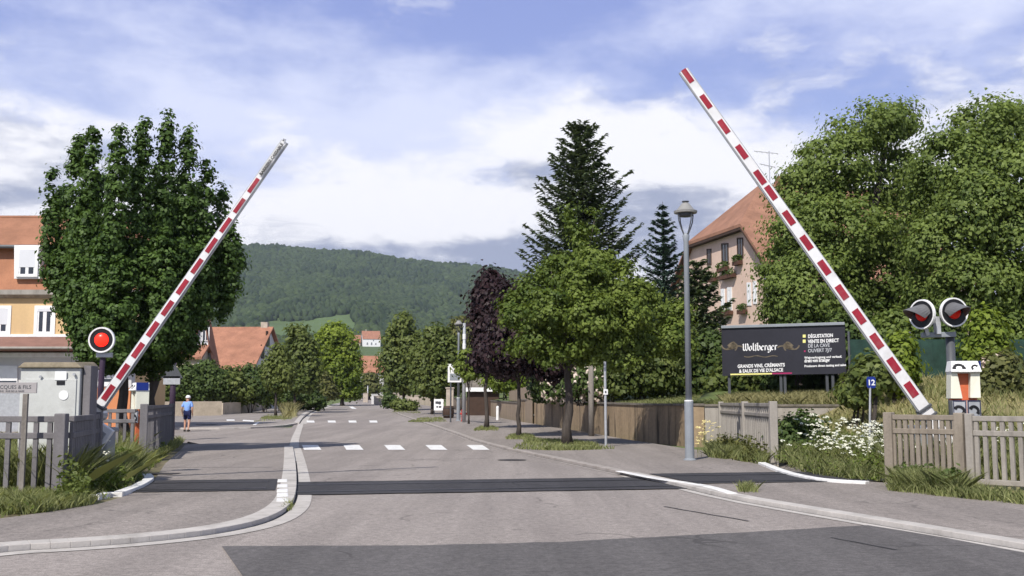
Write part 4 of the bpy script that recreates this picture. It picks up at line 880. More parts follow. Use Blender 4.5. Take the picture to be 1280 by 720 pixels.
# ================================================================== WALKER
def person():
    foot = gp(233.5, 539.5, .002); foot.z = e(foot.y) + .006; H = 1.6; s = H / 1.75; yaw = .1; q = Matrix.Rotation(yaw, 3, 'Z')
    t = thing('person', 'walker in a light blue shirt, navy shorts and white cap, seen from behind', 'person', foot)
    # joints: x right, y forward (away)
    J = {'pel': (0, 0, .95), 'wai': (0, .0, 1.1), 'che': (0, .03, 1.32), 'nk': (0, .05, 1.47), 'hd0': (0, .07, 1.56), 'hd1': (0, .08, 1.66), 'hd2': (0, .08, 1.72),
         'shL': (-.17, .03, 1.4), 'elL': (-.28, -.02, 1.14), 'wrL': (-.27, .1, .92), 'haL': (-.265, .14, .83), 'shR': (.17, .03, 1.4), 'elR': (.25, -.06, 1.13), 'wrR': (.24, .02, .89), 'haR': (.235, .05, .8),
         'hiL': (-.1, 0, .9), 'knL': (-.11, .1, .5), 'anL': (-.11, .02, .09), 'toL': (-.125, .17, .035), 'hiR': (.1, 0, .9), 'knR': (.1, -.02, .49), 'anR': (.1, -.2, .1), 'toR': (.115, -.06, .035)}
    Rd = {'pel': .15, 'wai': .135, 'che': .155, 'nk': .06, 'hd0': .075, 'hd1': .092, 'hd2': .07, 'shL': .07, 'elL': .045, 'wrL': .03, 'haL': .034, 'shR': .07, 'elR': .045, 'wrR': .03, 'haR': .034, 'hiL': .1, 'knL': .065, 'anL': .04, 'toL': .035, 'hiR': .1, 'knR': .065, 'anR': .04, 'toR': .035}
    E = [('pel', 'wai'), ('wai', 'che'), ('che', 'nk'), ('nk', 'hd0'), ('hd0', 'hd1'), ('hd1', 'hd2')] + [(a + S, b + S) for S in 'LR' for a, b in (('sh', 'el'), ('el', 'wr'), ('wr', 'ha'), ('hi', 'kn'), ('kn', 'an'), ('an', 'to'))] + [('che', 'shL'), ('che', 'shR'), ('pel', 'hiL'), ('pel', 'hiR')]
    def skin(name, keys, grow, m, extra=None, z0=None):
        ks = list(keys); JJ = dict(J); RR = dict(Rd)
        if extra: JJ.update(extra[0]); RR.update(extra[1])
        me = bpy.data.meshes.new(name); ed = [(ks.index(a), ks.index(b)) for a, b in E + (extra[2] if extra else []) if a in ks and b in ks]
        me.from_pydata([q @ (Vector(JJ[k]) * s) for k in ks], ed, []); o = bpy.data.objects.new(name, me); COL.objects.link(o); md = o.modifiers.new('skin', 'SKIN'); md.use_smooth_shade = True
        for i, k in enumerate(ks): me.skin_vertices[0].data[i].radius = ((RR[k] + grow) * s,) * 2; me.skin_vertices[0].data[i].use_root = (i == 0)
        sb = o.modifiers.new('sub', 'SUBSURF'); sb.levels = 1; sb.render_levels = 2; me.materials.append(m); o.parent = t; return o
    body = skin('body', J.keys(), 0, M['skin'])
    def hand(S):
        mb = MB(); h = q @ (Vector(J['ha' + S]) * s) + foot
        for k in range(4): o = h + q @ Vector((0, -.025 + .017 * k, -.02)); mb.tube([o, o + Vector((.004, .008, -.05 - .006 * (k in (1, 2)))), o + Vector((.012, .012, -.08))], [.009, .008, .006], 6)
        o = h + q @ Vector((0, .035, .02)); mb.tube([o, o + Vector((0, .02, -.03)), o + Vector((.005, .022, -.055))], [.011, .009, .007], 6); mb.build('fingers', M['skin'], t, smooth=True)
    hand('L'); hand('R')
    sh = {k + S: tuple(Vector(J['sh' + S]).lerp(Vector(J['el' + S]), .85)) for S in 'LR' for k in ('sl',)}
    skin('shirt', ['pel', 'wai', 'che', 'shL', 'shR', 'slL', 'slR'], .025, M['shirt'], (sh, {'slL': .05, 'slR': .05}, [('shL', 'slL'), ('shR', 'slR')]))
    le = {'lg' + S: tuple(Vector(J['hi' + S]).lerp(Vector(J['kn' + S]), .85)) for S in 'LR'}; le['plv'] = (0, 0, .9)
    skin('shorts', ['plv', 'hiL', 'hiR', 'lgL', 'lgR'], .022, M['shorts'], (le, {'lgL': .075, 'lgR': .075, 'plv': .14}, [('plv', 'hiL'), ('plv', 'hiR'), ('hiL', 'lgL'), ('hiR', 'lgR')]))
    hc = foot + q @ (Vector((0, .08, 1.68)) * s); mb = MB(); mb.lathe(hc - UP * .03, [(.112, 0), (.114, .04), (.1, .085), (.06, .12), (.015, .13)], 16); mb.prism([hc + q @ Vector((x_, y_, -.02)) for x_, y_ in ((-.09, .08), (.09, .08), (.07, .19), (-.07, .19))], (0, 0, .012)); mb.build('cap', M['cap_w'], t, smooth=True)
    for S in 'LR':
        a_ = foot + q @ (Vector(J['an' + S]) * s); b_ = foot + q @ (Vector(J['to' + S]) * s); d_ = (b_ - a_); d_.z = 0; d_.normalize(); c_ = a_.lerp(b_, .5); c_.z = foot.z + .045
        mb = MB(); mb.beam(c_ - d_ * .14, c_ + d_ * .14, .1, .085, w2=.075, h2=.06); mb.build('shoe', M['shoe'], t, bevel=.02)
    hc = foot + q @ (Vector((0, .08, 1.62)) * s); mb = MB(); mb.lathe(hc + q @ Vector((0, .085, -.02)), [(.018, 0), (.012, .03)], 8, ax=q @ Vector((0, 1, 0)))
    for s_ in (-1, 1): mb.lathe(hc + q @ Vector((s_ * .085, 0, 0)), [(.02, 0), (.026, .012), (.02, .02)], 8, ax=q @ Vector((s_, 0, 0)))
    mb.build('nose_and_ears', M['skin'], t, smooth=True)
person()
# ================================================================== BUILDINGS
def rect_on(u0, v0, u1, v1, p, n):
    return [hit(u0, v1, p, n), hit(u1, v1, p, n), hit(u1, v0, p, n), hit(u0, v0, p, n)]
def window(t, q, n, shut=0.0, mull=True, fm='wpaint', fw=.12, sill=None, sunk=.02, halves=2):
    n = Vector(n).normalized(); q = [Vector(p) for p in q]; r = (q[1] - q[0]).normalized(); W = (q[1] - q[0]).length; Hh = q[3].z - q[0].z
    mb = MB(); P = lambda a, b, d=0: q[0] + r * a + UP * b + n * d
    for a0, a1, b0, b1 in ((0, fw, 0, Hh), (W - fw, W, 0, Hh), (fw, W - fw, 0, fw), (fw, W - fw, Hh - fw, Hh)):
        mb.prism([P(a0, b0, -.05), P(a1, b0, -.05), P(a1, b1, -.05), P(a0, b1, -.05)], n * .09)
    f = mb.build('window', M[fm], t)
    MB().prism([P(fw, fw, -.03), P(W - fw, fw, -.03), P(W - fw, Hh - fw, -.03), P(fw, Hh - fw, -.03)], n * .04).build('pane', M['dkglass'], f)
    if mull:
        mb = MB(); c = W / 2; mb.prism([P(c - fw * .55, fw, .0), P(c + fw * .55, fw, .0), P(c + fw * .55, Hh - fw, .0), P(c - fw * .55, Hh - fw, .0)], n * .025)
        for a0 in (fw, W - fw * 1.5): mb.prism([P(a0, fw, .0), P(a0 + fw * .5, fw, .0), P(a0 + fw * .5, Hh - fw, .0), P(a0, Hh - fw, .0)], n * .022)
        mb.build('sash', M[fm], f)
    if shut: MB().prism([P(fw, Hh - fw - (Hh - 2 * fw) * shut, .026), P(W - fw, Hh - fw - (Hh - 2 * fw) * shut, .026), P(W - fw, Hh - fw, .026), P(fw, Hh - fw, .026)], n * .012).build('roller_shutter', M['shutter'], f)
    if sill: MB().prism([P(-.08, -.1, .0), P(W + .08, -.1, .0), P(W + .08, -.01, .0), P(-.08, -.01, .0)], n * .14).build('sill', M[sill], f)
    return f
# --- house with orange tile hanging
Y = 50.0; xl, xr = X(-260, Y), X(168, Y); FN = Vector((0, -1, 0)); FP = Vector((0, Y, 0))
t = thing('house', 'ochre house with orange tile-hung upper storey and brown canopy, partly hidden by the columnar trees', 'house', Vector(((xl + xr) / 2, Y, e(Y))), 'houses')
zc = lambda v, y=Y: Z(v, y)
xm = (xl + xr) / 2; w = xr - xl
MB().box((xm, Y + 2.2, (zc(372) - .2) / 2), (w, 4.4, zc(372) + .2)).build('wall', M['render_o'], t)
mb = MB(); mb.hexa([(xl, Y - .02, zc(371)), (xr, Y - .02, zc(371)), (xr, Y + 4.38, zc(371)), (xl, Y + 4.38, zc(371)), (xl, Y + .55, zc(305)), (xr, Y + .55, zc(305)), (xr, Y + 4.2, zc(305)), (xl, Y + 4.2, zc(305))]); mb.build('upper_wall', M['tile_o'], t)
mb = MB(); zr, ze = Z(271, Y + 2.3), zc(306); ov = .25
mb.prism([(xl - .3, Y + .1, ze), (xl - .3, Y + 2.3, zr), (xl - .3, Y + 4.5, ze), (xl - .3, Y + 4.5, ze - .15), (xl - .3, Y + .1, ze - .15)], (w + .6, 0, 0)); rf = mb.build('roof', M['tile_d'], t)
mb = MB()
for i in range(60): mb.lathe((xl + i * w / 60, Y + 2.3, zr - .04), [(.11, 0), (.1, w / 60 * .96)], 8, ax=(1, 0, 0))
mb.build('ridge_tiles', M['tile_d'], rf)
MB().tube([(xl - .3, Y + .03, ze - .08), (xr + .3, Y + .03, ze - .08)], .09, 8).build('gutter', M['dgrey'], rf)
mb = MB(); mb.prism([(xl - .1, Y - .35, zc(363, Y)), (xl - .1, Y - .35, zc(369)), (xl - .1, Y - .02, zc(373)), (xl - .1, Y - .02, zc(363))], (w + .2, 0, 0)); mb.build('cornice', M['fence'], t)
for u0, u1, v0, v1, sh in ((20, 47, 309, 346, .72), (-95, -68, 309, 346, .4)):
    p = hit((u0 + u1) / 2, (v0 + v1) / 2, FP - Vector((0, .12, 0)), FN); q = rect_on(u0, v0, u1, v1, Vector((0, Y - .12, 0)), FN)
    mb = MB(); mb.hexa([Vector((a.x + dx, a.y + dy, a.z + dz)) for (a, dx, dz) in ((q[0], -.1, -.08), (q[1], .1, -.08)) for dy in (0.03,)] + [Vector((q[1].x + .1, Y + .9, q[1].z - .08)), Vector((q[0].x - .1, Y + .9, q[0].z - .08)), Vector((q[3].x - .1, q[3].y + .03, q[3].z + .1)), Vector((q[2].x + .1, q[2].y + .03, q[2].z + .1)), Vector((q[2].x + .1, Y + .9, q[2].z + .1)), Vector((q[3].x - .1, Y + .9, q[3].z + .1))]); mb.build('dormer', M['wpaint'], t)
    window(t, q, FN, sh, fw=.13)
for u0, u1, v0, v1, sh in ((-16, 13, 382, 418, .7), (42, 68.5, 382, 418.5, .12), (-120, -92, 382, 418, .3)): window(t, rect_on(u0, v0, u1, v1, FP, FN), FN, sh, fw=.15)
MB().box((xm, Y - .03, zc(419.5)), (w, .06, .12)).build('string_course', M['wpaint'], t)
xe = X(150, Y)
mb = MB(); mb.prism([(xl, Y - .005, zc(421)), (xl, Y - 1.6, zc(434, Y - 1.6)), (xl, Y - 1.6, zc(437, Y - 1.6)), (xl, Y - .005, zc(440))], (xr - xl, 0, 0)); cn = mb.build('canopy_roof', M['canopy'], t)
MB().tube([(xl, Y - 1.66, zc(435, Y - 1.6)), (xr, Y - 1.66, zc(435, Y - 1.6))], .06, 8).build('canopy_gutter', M['fence'], cn)
MB().box((xm, Y - .25, (zc(441) + zc(485)) / 2), (w, .5, zc(441) - zc(485))).build('lower_wall', M['offwhite'], t)
MB().box((xm, Y - .29, (zc(485) - .2) / 2 + .0), (w, .58, zc(485) + .19)).build('terracotta_base', M['terra'], t)
q = rect_on(-60, 487, 27, 545, Vector((0, Y - .6, 0)), FN); MB().prism(q, -Vector((0, .04, 0))).build('garage_door', M['galv'], t)
MB().box((xm, Y - .53, zc(444.5)), (w, .07, .2)).build('fascia', M['wpaint'], t)
for u0, u1, v0, v1 in ((-40, 22, 457, 486), (103, 118, 455, 483), (121, 152, 455, 483), (-110, -50, 457, 486)):
    q = rect_on(u0, v0, u1, v1, Vector((0, Y - .53, 0)), FN); mb = MB(); mb.prism(q, -Vector((0, .03, 0))); k = mb.build('shop_window', M['wpaint'], t)
    q2 = rect_on(u0 + 1.5, (v0 + v1) / 2 + 4.5, u1 - 1.5, (v0 + v1) / 2 + 8, Vector((0, Y - .565, 0)), FN); MB().prism(q2, -Vector((0, .012, 0))).build('window_slot', M['dkglass'], k)
# --- generic gabled house; ridge along x
def gable_house(label, x0, x1, y0, y1, zb_, ze, zr, wm, rm, rot=0.0, wins=(), chim=None, cat='house', name='house', group='houses', ridge_y=True):
    c = Vector(((x0 + x1) / 2, (y0 + y1) / 2, zb_)); t = thing(name, label, cat, c, group); q = Matrix.Rotation(rot, 3, 'Z'); hx, hy = (x1 - x0) / 2, (y1 - y0) / 2
    P = lambda x, y, z: c + q @ Vector((x, y, z - zb_))
    mb = MB()
    if ridge_y: prof = [(-hx, -hy, zb_ - .6), (-hx, hy, zb_ - .6), (-hx, hy, ze), (-hx, 0, zr - .12), (-hx, -hy, ze)]; ex = q @ Vector((2 * hx, 0, 0))
    else: prof = [(-hx, -hy, zb_ - .6), (hx, -hy, zb_ - .6), (hx, -hy, ze), (0, -hy, zr - .12), (-hx, -hy, ze)]; ex = q @ Vector((0, 2 * hy, 0))
    mb.prism([P(*p) for p in prof], ex); mb.build('wall', M[wm], t)
    o = .35; mb = MB()
    for s in (-1, 1):
        if ridge_y:
            k = (zr - ze) / hy; pr = [(-hx - o, s * (hy + o), ze - k * o + .02), (-hx - o, 0, zr + .02), (-hx - o, 0, zr + .22), (-hx - o, s * (hy + o), ze - k * o + .2)]; e2 = q @ Vector((2 * hx + 2 * o, 0, 0))
        else:
            k = (zr - ze) / hx; pr = [(s * (hx + o), -hy - o, ze - k * o + .02), (0 + s * .002, -hy - o, zr + .02), (0 + s * .002, -hy - o, zr + .22), (s * (hx + o), -hy - o, ze - k * o + .2)]; e2 = q @ Vector((0, 2 * hy + 2 * o, 0))
        mb.prism([P(*p) for p in pr], e2)
    rf = mb.build('roof', M[rm], t)
    for (x, z, w_, h_) in wins: window(t, [P(x - w_ / 2, -hy - .01, z), P(x + w_ / 2, -hy - .01, z), P(x + w_ / 2, -hy - .01, z + h_), P(x - w_ / 2, -hy - .01, z + h_)], q @ Vector((0, -1, 0)), 0, fw=w_ * .09)
    if chim: MB().box(P(chim[0], chim[1], chim[2]), (.7, .7, chim[3]), rot).build('chimney', M['stone'], rf)
    return t, P, q
x0, x1 = X(243, 100), X(264, 100)
x0, x1 = X(238, 100), X(263, 100)
gable_house('narrow grey gabled house with steep orange roof rising above the hedge', x0, x1, 100, 101.6, e(100), Z(445, 100), Z(391, 100), 'gable', 'tile_r', 0, ((.3, Z(426, 100), .7, 1.3), (.2, Z(445, 100), .7, 1.2)), ridge_y=False)
x0, x1 = X(222, 97), X(247, 97)
gable_house('low outbuilding with small orange roof beside the grey gabled house', x0 - 4, x1, 97, 101.0, e(97), Z(447, 97), Z(434, 99), 'beige', 'tile_r', 0, ((3.2, Z(466, 97), .8, .9),))
hwb = (X(324, 108) - X(250, 108)) / 2 - .6
t, P, q = gable_house('large house with a broad terracotta roof and white gable end behind the shrubs', X(250, 108), X(324, 108), 106, 118.5, e(106), Z(462, 106), Z(411, 112), 'offwhite', 'tile_r', -.06, (), (hwb, .2, Z(411, 112), 1.4))
hw = (X(324, 108) - X(250, 108)) / 2
for y_, z_, w_, h_ in ((-.8, Z(432, 109), 1.2, 1.6), (-2.5, Z(448, 109), 1.1, 1.4)):
    window(t, [P(hw + .01, y_ - w_ / 2, z_), P(hw + .01, y_ + w_ / 2, z_), P(hw + .01, y_ + w_ / 2, z_ + h_), P(hw + .01, y_ - w_ / 2, z_ + h_)], (1, 0, 0), 0, fw=.12, fm='maroonw')
gable_house('small house with a bright orange roof at the end of the street, between the trees', X(446, 220), X(476, 220), 220, 229, e(220), Z(465, 220), Z(446, 224), 'offwhite', 'tile_r', .12, ((0, e(220) + 1.5, 1, 1.2),), (1.8, 0, Z(446, 224), 1.8))
yh = 890; zb_ = hz(460, yh)
gable_house('white farmhouse with a dusty red roof standing alone on the hillside', X(450, yh), X(472, yh), yh, yh + 13, zb_, Z(423.5, yh), Z(414, yh + 6), 'wpaint', 'tile_r', .25, ((-3.5, zb_ + 1.2, 1.4, 2.4), (0, zb_ + 1.2, 1.4, 2.4), (3.5, zb_ + 1.4, 1.3, 1.8), (1.5, zb_ + 4.4, 1.3, 1.4)), (-4, 0, Z(413, yh), 2.5))
gable_house('low barn with a brownish red roof next to the white farmhouse on the hillside', X(437, yh), X(448, yh), yh + 2, yh + 12, hz(442, yh), Z(428, yh), Z(419, yh + 6), 'beige', 'tile_d', .1, ((0, hz(442, yh) + 1, 1.4, 1.6),))
# --- pink house with half-hipped gable
BL, BR_ = Vector((13.3, 78, 0)), Vector((15.3, 70, 0)); mid = (BL + BR_) / 2; S = (BR_ - BL).normalized(); NB = Vector((-.97, -.243, 0)); NB = (NB - S * NB.dot(S)).normalized(); BK = -NB
t = thing('house', 'tall pink-beige house with orange half-hipped roof, brown windows and flower boxes behind the billboard', 'house', Vector((mid.x, mid.y, 1.5)), 'houses')
ZE = Z(305, 78); hwid = (BR_ - BL).length / 2
def PB(s, d, z): return Vector((mid.x, mid.y, 0)) + S * s + BK * d + UP * z
slope = .86; lowz = ZE - (8.2 - hwid) * slope
wl = [(-8.2, 0), (-8.2, lowz), (-hwid, ZE), (hwid, ZE), (8.2, lowz), (8.2, 0)]
MB().prism([PB(s, 0, z) for s, z in wl], BK * 14).build('wall', M['pinkwall'], t)
zr = ZE + hwid * slope; hp = 3.3; th = .22; ov = .5; mb = MB()
def slab(a, b, c, d): mb.hexa([a, b, c, d, a + UP * th, b + UP * th, c + UP * th, d + UP * th])
# hip over the gable
A_, B_, C_ = PB(-hwid - .25, -ov, ZE - .1), PB(hwid + .25, -ov, ZE - .1), PB(0, hp, zr + .05)
mb.add([A_, B_, C_, A_ + UP * th, B_ + UP * th, C_ + UP * th], [(0, 2, 1), (3, 4, 5), (0, 1, 4, 3), (1, 2, 5, 4), (2, 0, 3, 5)])
for sg in (-1, 1):
    e0, e1 = PB(sg * 8.8, -ov, lowz - .6 * slope), PB(sg * 8.8, 14.4, lowz - .6 * slope); k0, k1 = PB(sg * (hwid + .25), -ov, ZE - .1), PB(0, 14.4, zr + .05); C2 = PB(0, hp, zr + .05)
    pts_ = [e0, k0, C2, k1, e1]; mb.add(pts_ + [p + UP * th for p in pts_], [(0, 1, 2, 3, 4), (9, 8, 7, 6, 5)] + [(i, i + 5, (i + 1) % 5 + 5, (i + 1) % 5) for i in range(5)])
rf = mb.build('roof', M['tile_b'], t)
MB().prism([PB(-hwid - .2, -ov + .02, ZE - .28), PB(hwid + .2, -ov + .02, ZE - .28), PB(hwid + .2, -.02, ZE - .28), PB(-hwid - .2, -.02, ZE - .28)], UP * .17).build('eave_board', M['maroonw'], rf)
for sg in (-1, 1): MB().beam(PB(sg * (hwid + .3), -ov + .08, ZE - .2), PB(sg * 8.7, -ov + .08, lowz - .6 * slope - .08), .08, .26, up=BK).build('verge_board', M['maroonw'], rf)
MB().prism([PB(-1.0, 4.6, zr - .9), PB(1.0, 4.6, zr - .9), PB(1.0, 4.6, zr + .1), PB(0, 4.6, zr + .9), PB(-1.0, 4.6, zr + .1)], BK * 2).build('chimney', M['tile_d'], rf)
ab = PB(.2, 3.9, zr); mb = MB(); mb.tube([ab, ab + UP * 2.6], .035, 6); ah = Vector((.9, -.45, 0)).normalized()
for z_, l_ in ((2.45, 1.4), (1.5, .9)):
    mb.tube([ab + UP * z_ - ah * l_ * .75 + UP * .25, ab + UP * z_ + ah * l_ * .45 - UP * .1], .025, 5)
    for k in range(5): p = ab + UP * (z_ + .2 - k * .08) + ah * (-l_ * .65 + k * l_ * .26); pp = Vector((.5, .9, 0)); mb.tube([p - pp * .3, p + pp * .3], .014, 4)
mb.build('antenna', M['galv'], rf)
WP = PB(0, -.01, 0)
for u0, u1, v0, v1 in ((884, 889.5, 311, 331), (902.5, 911, 304, 329), (922, 929.5, 297, 322)): window(t, rect_on(u0, v0, u1, v1, WP, NB), NB, 0, fm='maroonw', fw=.1)
for u0, u1, v0, v1 in ((902, 906.5, 361, 391), (910, 915.5, 359, 390), (934.5, 939.5, 353, 382), (942, 946.5, 351, 380), (957, 961, 347, 376)):
    window(t, rect_on(u0, v0, u1, v1, WP, NB), NB, 0, fm='wpaint', fw=.22)
for u0, u1, v in ((901.5, 912.5, 337), (921, 929, 329), (904, 921, 346), (890, 898, 350), (900.5, 917, 392), (927, 935, 390)):
    a, b = hit(u0, v, PB(0, -.0, 0), NB), hit(u1, v, PB(0, 0, 0), NB); a.z = b.z = (a.z + b.z) / 2; mb = MB(); mb.beam(a + NB * .2, b + NB * .2, .32, .26); fb = mb.build('flower_box', M['flowerbox'], t)
    L = (b - a).length; n_ = 90; P_ = np.array([tuple(a + (b - a) * random.random() + NB * random.uniform(.02, .42) + UP * random.uniform(.1, .5)) for _ in range(n_)]); leaf_obj('geraniums', P_, unit(n_), np.full(n_, .11), RG.random(n_), L_['hedge'], fb)
# --- carport / shed
y = 80; a, b = X(581, y), X(626, y); t = thing('shed', 'dark low shed with a white fascia board behind the purple trees', 'shed', Vector(((a + b) / 2, y, e(y))), None)
z0, z1 = Z(487, y), Z(491.5, y); MB().box(((a + b) / 2, y + 2, (z0 + e(y)) / 2 - .1), (b - a - .3, 4, z0 - e(y) + .1)).build('wall', M['maroonw'], t); mb = MB(); mb.hexa([(a, y - .3, z0 + .02), (b, y - .3, z0 + .02), (b, y + 4.3, z0 + .02), (a, y + 4.3, z0 + .02), (a, y + .3, z0 + .9), (b, y + .3, z0 + .9), (b, y + 4, z0 + .9), (a, y + 4, z0 + .9)]); mb.build('roof', M['cap'], t); MB().box(((a + b) / 2, y - .33, z0 + .0), (b - a + .1, .04, .3)).build('fascia', M['wpaint'], t)
# --- parked cars far up the street
def car(label, base, rz, paint):
    t = thing('parked_car', label, 'car', base, 'cars parked at the end of the street'); q = Matrix.Rotation(rz, 3, 'Z'); B = Vector(base); P = lambda x, y, z: B + q @ Vector((x, y, z))
    pr = [(-2.0, .35), (-2.02, .75), (-1.85, .9), (-1.0, .98), (-.45, 1.02), (.9, 1.02), (1.75, .95), (2.02, .8), (2.02, .38)]
    MB().prism([P(-.85, y_, z_) for y_, z_ in pr], q @ Vector((1.7, 0, 0))).build('body', M[paint], t, bevel=.07)
    pc = [(-1.75, .97), (-1.35, 1.42), (.1, 1.46), (.95, 1.0)]; MB().prism([P(-.72, y_, z_) for y_, z_ in pc], q @ Vector((1.44, 0, 0))).build('cabin', M[paint], t, bevel=.08)
    mb = MB(); mb.hexa([P(-.62, -1.745, 1.02), P(.62, -1.745, 1.02), P(.62, -1.7, 1.02), P(-.62, -1.7, 1.02), P(-.56, -1.43, 1.38), P(.56, -1.43, 1.38), P(.56, -1.38, 1.38), P(-.56, -1.38, 1.38)]); mb.build('rear_window', M['dkglass'], t)
    for s in (-1, 1):
        MB().prism([P(s * .725, y_, z_) for y_, z_ in ((-1.4, 1.05), (-1.15, 1.36), (.05, 1.39), (.65, 1.05))], q @ Vector((s * .01, 0, 0))).build('side_window', M['dkglass'], t)
        MB().box(P(s * .72, -2.03, .78), (.22, .04, .2), rz).build('tail_light', M['red'], t)
        for yy_ in (-1.25, 1.25):
            w_ = MB().lathe(P(s * .78, yy_, .31), [(.31, -.1), (.31, .1)], 16, ax=q @ Vector((1, 0, 0))).build('wheel', M['rubber'], t); MB().lathe(P(s * .89, yy_, .31), [(.19, -.01), (.17, .01)], 12, ax=q @ Vector((s, 0, 0))).build('rim', M['galv'], w_)
    MB().box(P(0, -2.04, .62), (.5, .02, .11), rz).build('number_plate', M['wpaint'], t)
y = 190; car('dark parked car at the bright tree end of the street', Vector((X(449.5, y), y, e(y) + .01)), .2, 'carpaint')
for u, v0, y, lb in ((444, 487, 185, 'thin pale pole left of the dark parked car'), (459.5, 482, 175, 'thin taller pale pole near the dark parked car')):
    b = Vector((X(u, y), y, e(y))); tag(MB().tube([b, (b.x, y, Z(v0, y))], [.1, .08], 8).build('street_pole', M['galv'], loc=b, smooth=True), lb.replace(' left of', ' just before'), 'pole')
y = 170; b = Vector((X(457, y), y, e(y))); tag(MB().box((b.x, y, b.z + .7), (.75, .6, 1.4)).box((b.x, y, b.z + 1.43), (.85, .7, .07)).build('junction_box', M['stone'], loc=b, bevel=.02), 'pale grey junction box at the kerb beside the dark parked car', 'cabinet')
for i, (u, h_, w_) in enumerate(((468, 1.3, .8), (475, 1.1, 1.6), (484, 1.2, 1.0), (493, 1.5, 1.2), (505, 1.0, 1.0), (516, 1.3, 1.4))):
    y = 150 - i * 6; b = Vector((X(u, y), y, e(y))); tag(MB().box((b.x, y, b.z + h_ / 2), (w_, .35, h_)).box((b.x, y, b.z + h_ + .05), (w_ + .1, .45, .09)).build('wall_pier', M['stone' if i % 2 else 'offwhite'], loc=b, bevel=.02), 'low pale masonry pier among shrubs at the far end of the street', 'pier', 'pale masonry piers beyond the street trees')
# ================================================================== TREES AND PLANTS
def base_at(u, y, z): return Vector((X(u, y), y, z))
def col_lobes(items, y):
    out = []
    for u, v, ru, rv, tn, dy_ in items:
        yy = y + dy_; p = at(u, v, yy); k = yy / F; out.append((p.x, p.y, p.z, ru * k, ru * k * 1.15, rv * k, tn))
    return out
y = 30.0
LA = col_lobes([(64, 285, 9, 80, .5, -.3), (95, 255, 11, 94, .55, -1.2), (113, 250, 9, 98, .55, -1.6), (145, 245, 11, 99, .6, -2.0), (128, 290, 12, 85, .2, .8), (160, 290, 12, 90, .2, .5), (78, 310, 11, 80, .25, .8), (104, 310, 12, 90, .2, .9), (80, 350, 14, 52, .45, -.4), (102, 375, 16, 66, .5, -1.6), (128, 375, 15, 85, .55, -2.1), (150, 390, 17, 70, .5, -2.2), (122, 420, 26, 40, .3, .2), (150, 440, 32, 28, .25, -.5), (138, 360, 26, 78, .15, -.3), (98, 345, 16, 72, .2, -.2), (112, 425, 14, 36, .45, -1.5)], y)  # fill lobes toned darker than front columns: shade in the gaps put into leaf colour
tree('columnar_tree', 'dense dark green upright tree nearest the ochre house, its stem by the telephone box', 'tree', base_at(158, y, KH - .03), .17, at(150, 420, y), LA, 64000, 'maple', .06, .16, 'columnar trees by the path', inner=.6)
LB = col_lobes([(177, 243, 11, 99, .6, -2.0), (192, 290, 12, 90, .2, .4), (206, 230, 9, 94, .55, -1.6), (219, 300, 12, 90, .2, .8), (233, 246, 9, 93, .58, -1.2), (255, 283, 10, 85, .55, -.8), (275, 302, 9, 76, .5, -.1), (244, 305, 12, 80, .2, .7), (287, 325, 8, 56, .45, -.3), (298, 336, 5, 40, .45, -.2), (178, 380, 17, 74, .5, -2.3), (202, 365, 17, 82, .55, -2.2), (226, 365, 16, 72, .5, -1.8), (252, 355, 14, 60, .52, -1.1), (212, 425, 22, 38, .3, -.5), (184, 440, 30, 30, .25, -.3), (204, 350, 32, 80, .15, -.3), (245, 345, 22, 70, .18, 0), (277, 362, 11, 40, .45, -.2), (235, 415, 13, 32, .45, -1.3)], y + .8)  # low tone on the inner lobes paints the shaded gaps between columns
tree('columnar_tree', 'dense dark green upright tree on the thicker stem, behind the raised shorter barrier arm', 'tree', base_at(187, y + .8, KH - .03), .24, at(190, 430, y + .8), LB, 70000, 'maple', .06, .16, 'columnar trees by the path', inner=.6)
# broad trees behind the railway bank
y = 43
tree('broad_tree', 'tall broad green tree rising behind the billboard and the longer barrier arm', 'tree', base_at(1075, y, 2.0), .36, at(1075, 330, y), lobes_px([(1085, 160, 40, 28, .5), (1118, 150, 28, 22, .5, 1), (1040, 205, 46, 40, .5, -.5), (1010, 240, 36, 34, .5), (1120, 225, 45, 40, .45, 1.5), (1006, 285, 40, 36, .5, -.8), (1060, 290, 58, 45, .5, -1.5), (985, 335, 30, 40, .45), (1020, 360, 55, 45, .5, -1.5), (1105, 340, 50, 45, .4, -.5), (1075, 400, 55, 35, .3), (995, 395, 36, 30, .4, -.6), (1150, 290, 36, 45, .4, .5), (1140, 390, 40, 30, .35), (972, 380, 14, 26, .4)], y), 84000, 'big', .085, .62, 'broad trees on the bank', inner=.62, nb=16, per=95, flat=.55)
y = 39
tree('broad_tree', 'massive broad green tree behind the twin signal lamps, cut by the picture edge', 'tree', base_at(1232, y, 2.1), .4, at(1232, 320, y), lobes_px([(1235, 160, 45, 34, .5), (1275, 165, 45, 36, .5, 1), (1190, 205, 42, 40, .5, -.5), (1165, 240, 26, 34, .45), (1270, 230, 60, 50, .5, -1), (1225, 265, 52, 45, .5, -1.5), (1180, 310, 40, 42, .5, -.8), (1280, 310, 60, 50, .45, -1), (1225, 355, 52, 40, .5, -1.6), (1165, 375, 32, 28, .45), (1330, 240, 55, 70, .45), (1340, 340, 50, 60, .4), (1290, 385, 40, 30, .4)], y), 84000, 'big', .08, .58, 'broad trees on the bank', inner=.62, nb=16, per=95, flat=.55)
